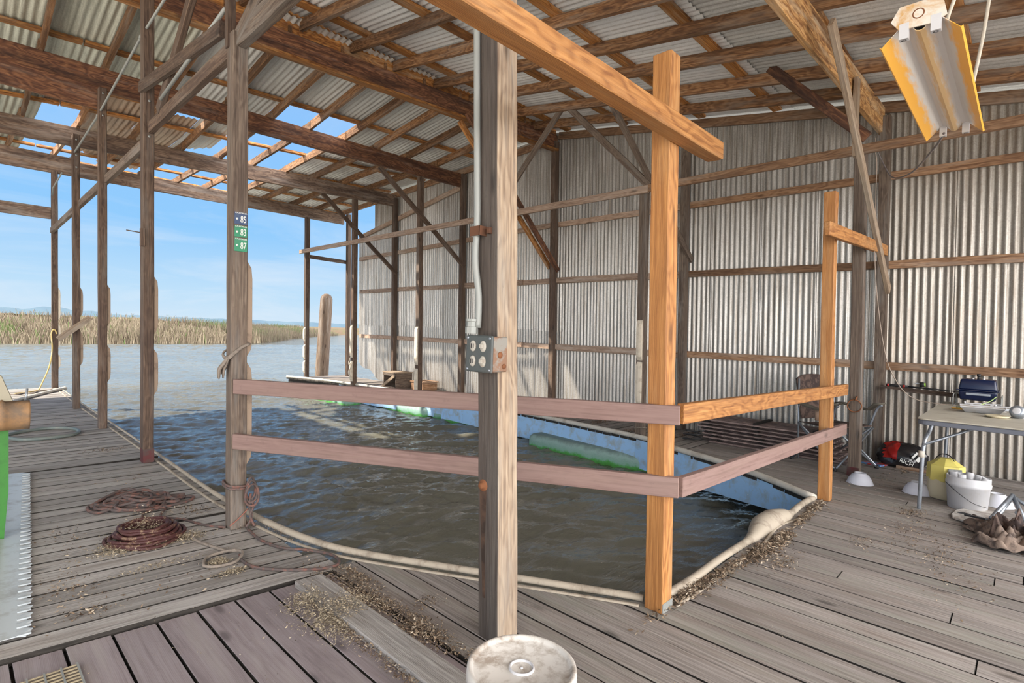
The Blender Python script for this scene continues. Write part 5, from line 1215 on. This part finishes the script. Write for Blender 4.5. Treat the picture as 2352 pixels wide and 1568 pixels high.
# folding table and what is on it
tb = thing('folding_table', 'grey plastic folding table with dark edge and tubular legs against the metal wall', 'table', (6.3, .24, 0))
TZ = .735
mb = MB(); rbox(mb, -.01, 0, 0, .01, 1, 1, .005) if False else None
mb = MB(); out = []
for (cx_, cy_, a0) in ((7.20, .57, 0), (5.44, .57, 90), (5.44, -.09, 180), (7.20, -.09, 270)):
    for k_ in range(6): a_ = math.radians(a0 + 18 * k_); out.append((cx_ + .06 * math.cos(a_), cy_ + .06 * math.sin(a_)))
mb.poly([(x_, y_, TZ - .012) for x_, y_ in out], (0, 0, .012)); mb.build('tabletop', M_TABLE, tb, bevel=.005)
mb = MB(); mb.poly([(5.44 + (x_ - 6.3) * .994 + .86, .24 + (y_ - .24) * .99, TZ - .05) for x_, y_ in out], (0, 0, .036)); mb.build('edge_band', M_TABLEE, tb, bevel=.004)
for x_, sg in ((5.52, 1), (7.12, -1)):
    for y_ in (.56, -.08):
        mb = MB(); mb.tube([(x_, y_ - .02, TZ - .05), (x_ - .02 * sg, y_ - .005, .62), (x_ - .09 * sg, y_ + .02, .50), (x_ - .10 * sg, y_ + .03, .02), (x_ - .10 * sg, y_ + .03, 0)], .0145, 10, sub=4); mb.build('leg', M_STEEL, tb)
    mb = MB(); mb.tube([(x_ - .10 * sg, .585, .52), (x_ + .05 * sg, .42, .60), (x_ + .20 * sg, .26, TZ - .055)], .011, 8); mb.build('folding_brace', M_STEEL, tb)
mb = MB(); mb.tube([(5.42, .59, .42), (5.42, .59, .47)], .021, 8); mb.build('tape_wrap', M_HOSEW, tb)
# grill
gr = thing('table_grill', 'dark blue enamelled tabletop grill with wire legs on the folding table', 'grill', (6.98, .335, TZ))
def shell(x0, x1, y0, y1, z0, z1, tp, name, m_):
    mb = MB(); mb.add([(x0, y0, z0), (x1, y0, z0), (x1, y1, z0), (x0, y1, z0), (x0 + tp, y0 + tp, z1), (x1 - tp, y0 + tp, z1), (x1 - tp, y1 - tp, z1), (x0 + tp, y1 - tp, z1)], [(3, 2, 1, 0), (4, 5, 6, 7), (0, 1, 5, 4), (1, 2, 6, 5), (2, 3, 7, 6), (3, 0, 4, 7)], smooth=True)
    return mb.build(name, m_, gr, bevel=.018, segs=4)
shell(6.84, 7.10, .195, .485, .90, 1.005, .016, 'lid', M_NAVY)
o = shell(6.84, 7.10, .195, .485, .895, .80, .014, 'firebox', M_NAVY)
mb = MB(); mb.cube(6.828, .18, .893, 7.112, .50, .903); mb.build('rim', M_NAVY, gr, bevel=.004)
mb = MB(); mb.box((6.840, .425, .862), (6.840, .245, .862), .006, .022); mb.build('slide_vent', M_STEEL, gr, bevel=.002)
mb = MB(); mb.tube([(6.97, .34, 1.0), (6.97, .34, 1.03)], .012, 10); mb.tube([(6.97, .34, 1.03), (6.97, .34, 1.055)], .016, 10); mb.build('lid_handle', M_BLACK, gr)
for y_ in (.38, .30): mb = MB(); mb.lathe((6.93, y_, 1.003), [(0, .012), (.010, .012), (.010, 0)], 10); mb.build('bolt', M_WHITEP, gr)
for y_ in (.515, .165):
    mb = MB(); mb.tube([(6.80, y_, TZ + .004), (6.80, y_, .835), (6.815, y_, .85), (6.86, y_, .85), (7.06, y_, .85), (7.10, y_, .84), (7.11, y_, TZ + .004)], .005, 8, sub=3); mb.build('wire_leg', M_CONDUIT, gr)
    mb = MB(); mb.tube([(6.80, y_, TZ + .004), (7.11, y_, TZ + .004)], .005, 8); mb.build('wire_foot', M_CONDUIT, gr)
# table clutter
kf = thing('green_knife', 'green handled filleting knife lying on the folding table', 'knife', (6.5, .40, TZ + .01))
mb = MB(); mb.box((6.55, .47, TZ + .012), (6.58, .36, TZ + .016), .028, .022); mb.build('handle', plain('green_handle', (.10, .13, .08), .6), kf, bevel=.006)
mb = MB(); mb.box((6.58, .36, TZ + .012), (6.80, .05, TZ + .012), .002, .02); mb.build('blade', M_STEEL, kf)
kf = thing('yellow_tool', 'small yellow handled tool beside the green knife', 'tool', (6.4, .5, TZ + .01))
mb = MB(); mb.box((6.48, .50, TZ + .008), (6.50, .36, TZ + .008), .02, .014); mb.build('handle', plain('amber', (.55, .30, .04), .5), kf, bevel=.004)
ty = thing('foam_tray', 'white foam tray leaning among tools in the middle of the folding table', 'tray', (6.35, .3, TZ))
mb = MB(); mb.add([(6.28, .39, TZ + .003), (6.36, .40, TZ + .003), (6.40, .16, TZ + .003), (6.30, .16, TZ + .003), (6.20, .42, TZ + .055), (6.42, .44, TZ + .055), (6.46, .12, TZ + .055), (6.24, .12, TZ + .055)], [(3, 2, 1, 0), (0, 1, 5, 4), (1, 2, 6, 5), (2, 3, 7, 6), (3, 0, 4, 7)], smooth=False)
o = mb.build('tray', M_WHITEP, ty); s_ = o.modifiers.new('t', 'SOLIDIFY'); s_.thickness = .006
mb = MB(); mb.box((6.24, .42, TZ + .058), (6.27, .13, TZ + .058), .04, .006); mb.build('taped_rim', M_HOSE, ty)
for i, (x_, y_, a_, lab) in enumerate(((6.72, .36, .3, 'white plastic clamp nearest the grill'), (6.62, .14, -.2, 'white plastic clamp beside the round grey speaker'), (6.80, .22, .1, 'white plastic clip under the grill front'))):
    mb = MB(); d = Vector((math.sin(a_) * .4, -1, 0)).normalized(); c_ = Vector((x_, y_, TZ))
    mb.box(c_ + d * -.06 + Vector((0, 0, .045)), c_ + d * .06 + Vector((0, 0, .05)), .02, .010); mb.box(c_ + Vector((0, .01, .004)), c_ + Vector((0, .01, .045)), .02, .02); mb.box(c_ + Vector((-.02, .0, .004)), c_ + Vector((.02, .02, .004)), .04, .006); mb.tube([c_ + d * -.06 + Vector((0, 0, .04)), c_ + d * -.06 + Vector((0, 0, .062))], .008, 8)
    solo(mb, 'plastic_clamp', M_WHITEP, lab, 'clamp', 'white plastic bits on the table')
sp_ = thing('round_speaker', 'round grey and white canister lying on its side at the table edge', 'canister', (6.1, .06, TZ))
ax = Vector((-.75, .12, .25)).normalized(); c_ = Vector((6.16, .045, TZ + .052))
mb = MB(); mb.lathe(c_, [(0, .045), (.034, .045), (.046, .036), (.052, .02), (.052, 0), (.052, -.08), (.045, -.09), (0, -.09)], 32, ax); mb.build('body', M_STEEL, sp_)
mb = MB(); mb.lathe(c_ + ax * .0455, [(0, .004), (.02, .004), (.026, .002), (.028, 0)], 28, ax); mb.build('face_disc', M_WHITEP, sp_)
mb = MB(); mb.tube([c_ + ax * -.02 + (Vector((0, 0, 1)).cross(ax) * math.cos(q) + Vector((0, 0, 1)) * math.sin(q)) * .053 for q in [j * math.pi / 10 for j in range(20)]], .005, 6, closed=True); mb.build('white_band', M_WHITEP, sp_)
mb = MB(); mb.lathe((6.05, .17, TZ), [(0, .001), (.06, .001), (.085, .018), (.082, .02), (.055, .006), (0, .006)], 24); solo(mb, 'cream_saucer', M_CREAM, 'shallow cream dish in front of the foam tray', 'dish', loc=(6.05, .17, TZ))
rope('lime_line', [(6.72, .33, TZ + .03), (6.80, .25, TZ + .07), (6.83, .20, TZ + .12)], .004, plain('lime', (.45, .60, .25), .5), 'thin lime green line rising from the table to the grill', 'line')

# shelf with rod and reel
mb = MB(); mb.box((7.18, 1.17, .842), (7.18, .40, .818), .09, .022, seg=4, jit=.001); solo(mb, 'wall_shelf', W_POST, 'narrow shelf board fixed to the metal wall beside the grill', 'shelf')
mb = MB(); mb.box((7.12, .98, .818), (7.12, .42, .80), .03, .016, seg=2); solo(mb, 'shelf_strip', W_POST, 'thin strip along the front of the narrow wall shelf', 'board')
rd = thing('fishing_rod', 'black and red fishing rod with its reel lying on the wall shelf', 'fishing rod', (7.16, .8, .86))
for p, r_, m_, nm in (([(7.16, 1.12, .870), (7.16, .92, .866)], .014, M_BLACK, 'butt_grip'), ([(7.16, 1.11, .8698), (7.16, 1.09, .8696)], .0148, M_BAGR, 'red_band'), ([(7.16, .97, .867), (7.16, .95, .8665)], .0148, M_BAGR, 'red_band'), ([(7.16, .92, .866), (7.16, .72, .860), (7.16, .60, .855)], .009, M_BLACK, 'reel_seat'), ([(7.16, .60, .855), (7.16, .42, .845)], .004, M_BLACK, 'blank')):
    mb = MB(); mb.tube(p, r_, 10); mb.build(nm, m_, rd)
mb = MB(); mb.lathe((7.14, .80, .90), [(0, .02), (.022, .02), (.026, .01), (.026, -.02), (0, -.02)], 20, (0, -1, .1)); rl = mb.build('reel', M_BLACK, rd)
mb = MB(); mb.lathe((7.14, .775, .90), [(.0, .004), (.020, .004), (.020, -.012)], 20, (0, -1, .1)); mb.build('green_spool', plain('spool_green', (.25, .5, .03), .4), rl)
mb = MB(); mb.tube([(7.14, .80, .90), (7.10, .84, .915), (7.08, .86, .905)], .004, 6); mb.tube([(7.15, .81, .88), (7.16, .81, .866)], .006, 6); mb.build('reel_crank', M_STEEL, rl)

# collapsed camp chair at the right edge
M_TARP = plain('muddy_fabric', (.25, .185, .145), .9, dirt=(.06, .045, .04), dirt_amt=.9, dscale=13, dat=(.46, .6), bk=.4)
cc_ = thing('collapsed_chair', 'collapsed muddy folding chair heaped on the deck in front of the table', 'chair', (5.0, .1, 0))
def crumple(x0, x1, y0, y1, h, seed, name, m_, tilt=0):
    r_ = random.Random(seed); nx, ny = 60, 48; vs = []
    ph = [(r_.uniform(14, 42) * r_.choice((-1, 1)), r_.uniform(14, 42), r_.uniform(0, 6.28), r_.uniform(.3, 1)) for _ in range(7)]
    for i in range(nx + 1):
        for j in range(ny + 1):
            u, v_ = i / nx, j / ny; x_ = x0 + (x1 - x0) * u; y_ = y0 + (y1 - y0) * v_
            s_ = (sum(a_ * (1 - abs(math.sin(kx * x_ + ky * y_ + p))) for kx, ky, p, a_ in ph) / 3.2) ** 1.25
            e_ = min(1, 5 * min(u, 1 - u, v_, 1 - v_)) ** .5
            rag_ = .04 * math.sin(7 * u + seed) * (v_ - .5) * 2
            vs.append((x_ + rag_ + .03 * math.sin(11 * v_ + seed), y_ + .03 * math.sin(13 * u), .006 + h * s_ * (.25 + .75 * e_) + tilt * v_))
    mb = MB(); mb.add(vs, [(i * (ny + 1) + j, (i + 1) * (ny + 1) + j, (i + 1) * (ny + 1) + j + 1, i * (ny + 1) + j + 1) for i in range(nx) for j in range(ny)], smooth=True)
    o = mb.build(name, m_, cc_); s_ = o.modifiers.new('t', 'SOLIDIFY'); s_.thickness = .006; return o
crumple(4.72, 5.16, -.25, .20, .15, 3, 'fabric', M_TARP)
crumple(5.02, 5.42, -.2, .27, .08, 8, 'fabric', M_TARP)
crumple(4.85, 5.2, -.05, .13, .19, 12, 'fabric', M_CAMO)
for pts in ([(5.15, .15, .10), (5.42, .045, .24)], [(5.18, .13, .09), (5.46, .045, .22)], [(5.42, .045, .24), (5.25, -.05, .05)], [(5.46, .04, .22), (5.6, -.2, .03)], [(5.2, -.2, .06), (5.5, .02, .10)]):
    mb = MB(); mb.tube([Vector(p) for p in pts], .014, 10); mb.build('tube', M_STEEL, cc_)
mb = MB(); mb.box((5.22, .29, .075), (5.13, .17, .095), .03, .01); mb.build('strap', M_BLACK, cc_)
cbm = MB(); out = [(5.30, .37), (5.40, .385), (5.56, .37), (5.70, .30), (5.74, .15), (5.66, .08), (5.45, .10), (5.32, .16), (5.25, .27)]
cbm.poly([(x_, y_, .006) for x_, y_ in out], (0, 0, .016)); cb_ = solo(cbm, 'cutting_board', M_WHITED, 'dirty white board with a dark oval handle hole lying on the deck', 'cutting board', bevel=.004)
hb = MB(); hb.lathe((5.47, .315, .0225), [(0, .0), (.03, .0), (.0305, .0008)], 20, sy=1.4); hb.build('handle_hole', M_BLACK, cb_)

# hanging strip light with ropes and cable
M_LAMPW = plain('lamp_enamel', (.78, .74, .66), .3, .2, dirt=(.62, .33, .08), dirt_amt=.9, dscale=5, dat=(.47, .6))
m, t, b = mat('lamp_reflector'); tcn = t.node('ShaderNodeTexCoord').outputs['Object']; sp3 = t.node('ShaderNodeSeparateXYZ'); t.link(tcn, sp3.inputs[0])
nn = t.noise(t.vmath('MULTIPLY', tcn, (2.0, 12, 12)), 3, 6, .7)
edge = t.math('ABSOLUTE', sp3.outputs[1]); rk = t.math('ADD', edge, t.math('MULTIPLY', t.math('SUBTRACT', nn, .5), .07))
c1_ = t.mix(t.maprange(rk, .070, .088), (.72, .70, .68), (.90, .46, .05))
c2_ = t.mix(t.math('MULTIPLY', t.maprange(rk, .010, .026, 1, 0), .75), c1_, (.70, .42, .10))
setc(t, b, c2_, .35, .1); M_REFL = m
LX0, LX1, LY, LZ = 2.34, 3.55, .315, 2.44
lp = thing('strip_light', 'old twin tube strip light with rust yellowed reflector hanging on ropes', 'lamp', (2.945, LY, LZ))
prof = [(-.118, -.045), (-.112, -.050), (-.058, .005), (-.045, .012), (-.030, .006), (-.012, -.018), (0, -.022), (.012, -.018), (.030, .006), (.045, .012), (.058, .005), (.112, -.050), (.118, -.045)]
mb = MB(); vs = []
for x_ in [LX0 + (LX1 - LX0) * i / 12 for i in range(13)]:
    for y_, z_ in prof: vs.append((x_, LY + y_, LZ + z_))
n_ = len(prof); mb.add(vs, [(i * n_ + j, (i + 1) * n_ + j, (i + 1) * n_ + j + 1, i * n_ + j + 1) for i in range(12) for j in range(n_ - 1)], smooth=False)
o = mb.build('reflector', M_REFL, lp); s_ = o.modifiers.new('t', 'SOLIDIFY'); s_.thickness = .002
mb = MB(); mb.cube(LX0 + .02, LY - .04, LZ + .014, LX1 - .02, LY + .04, LZ + .055); mb.build('ballast_box', M_STEEL, lp)
for x_, sg in ((LX0, -1), (LX1, 1)):
    for y_ in (-.045, .045):
        mb = MB(); mb.cube(x_ - .012, LY + y_ - .014, LZ - .040, x_ + .012, LY + y_ + .014, LZ + .014); sk_ = mb.build('tube_socket', M_WHITEP, lp)
        mb = MB(); mb.lathe((x_ + .0125, LY + y_, LZ - .02), [(.006, .001), (.008, .001), (.008, 0)], 14, (1, 0, 0)); mb.lathe((x_, LY + y_, LZ - .041), [(.005, .001), (.008, .001)], 14, (0, 0, -1)); mb.build('socket_ring', M_BLACK, sk_)
mb = MB(); mb.poly([(LX0 - .005, LY - .075, LZ + .005), (LX0 - .005, LY - .03, LZ - .012), (LX0 - .005, LY + .06, LZ - .005), (LX0 - .005, LY + .085, LZ + .03), (LX0 - .005, LY + .06, LZ + .075), (LX0 - .005, LY - .06, LZ + .075)], (-.006, 0, 0)); mb.build('end_plate', M_LAMPW, lp)
mb = MB(); mb.lathe((LX0 - .011, LY + .005, LZ + .035), [(.014, .0), (.016, .002), (.018, 0)], 20, (-1, 0, 0)); mb.build('knockout_ring', M_RUST, lp)
rope('hanging_rope', [(LX1 - .06, LY - .05, LZ + .055), (3.47, .2, 3.0), (3.40, .15, 3.9)], .008, M_ROPE, 'pale twisted rope holding up the far end of the strip light', sub=8)
rope('hanging_rope', [(LX0 + .14, LY - .06, LZ + .055), (2.47, .20, 2.8), (2.44, .16, 3.75)], .006, M_ROPE, 'thin rope holding up the near end of the strip light', sub=8)
rope('power_cord', [(LX1 - .02, LY + .04, LZ - .03), (4.1, .46, 2.50), (5.2, .72, 2.66), (6.1, .98, 2.88), (6.30, 1.10, 3.10), (6.26, 1.135, 3.20)], .006, plain('cord_grey', (.16, .14, .14), .5), 'grey power cord sagging from the strip light across to the grey post', 'cord', sub=8)
rope('wall_wire', [(6.16, 1.14, 3.30), (6.14, 1.13, 3.16), (6.20, 1.125, 3.05), (6.19, 1.12, 2.72), (6.22, 1.10, 1.99), (6.36, 1.02, 1.25), (6.5, .92, .93), (6.6, .80, .79), (6.6, .62, .76), (6.62, .48, .76)], .004, plain('wire_tan', (.34, .27, .22), .6), 'long thin wire dropping from the grey post down to the folding table', 'wire', sub=8)
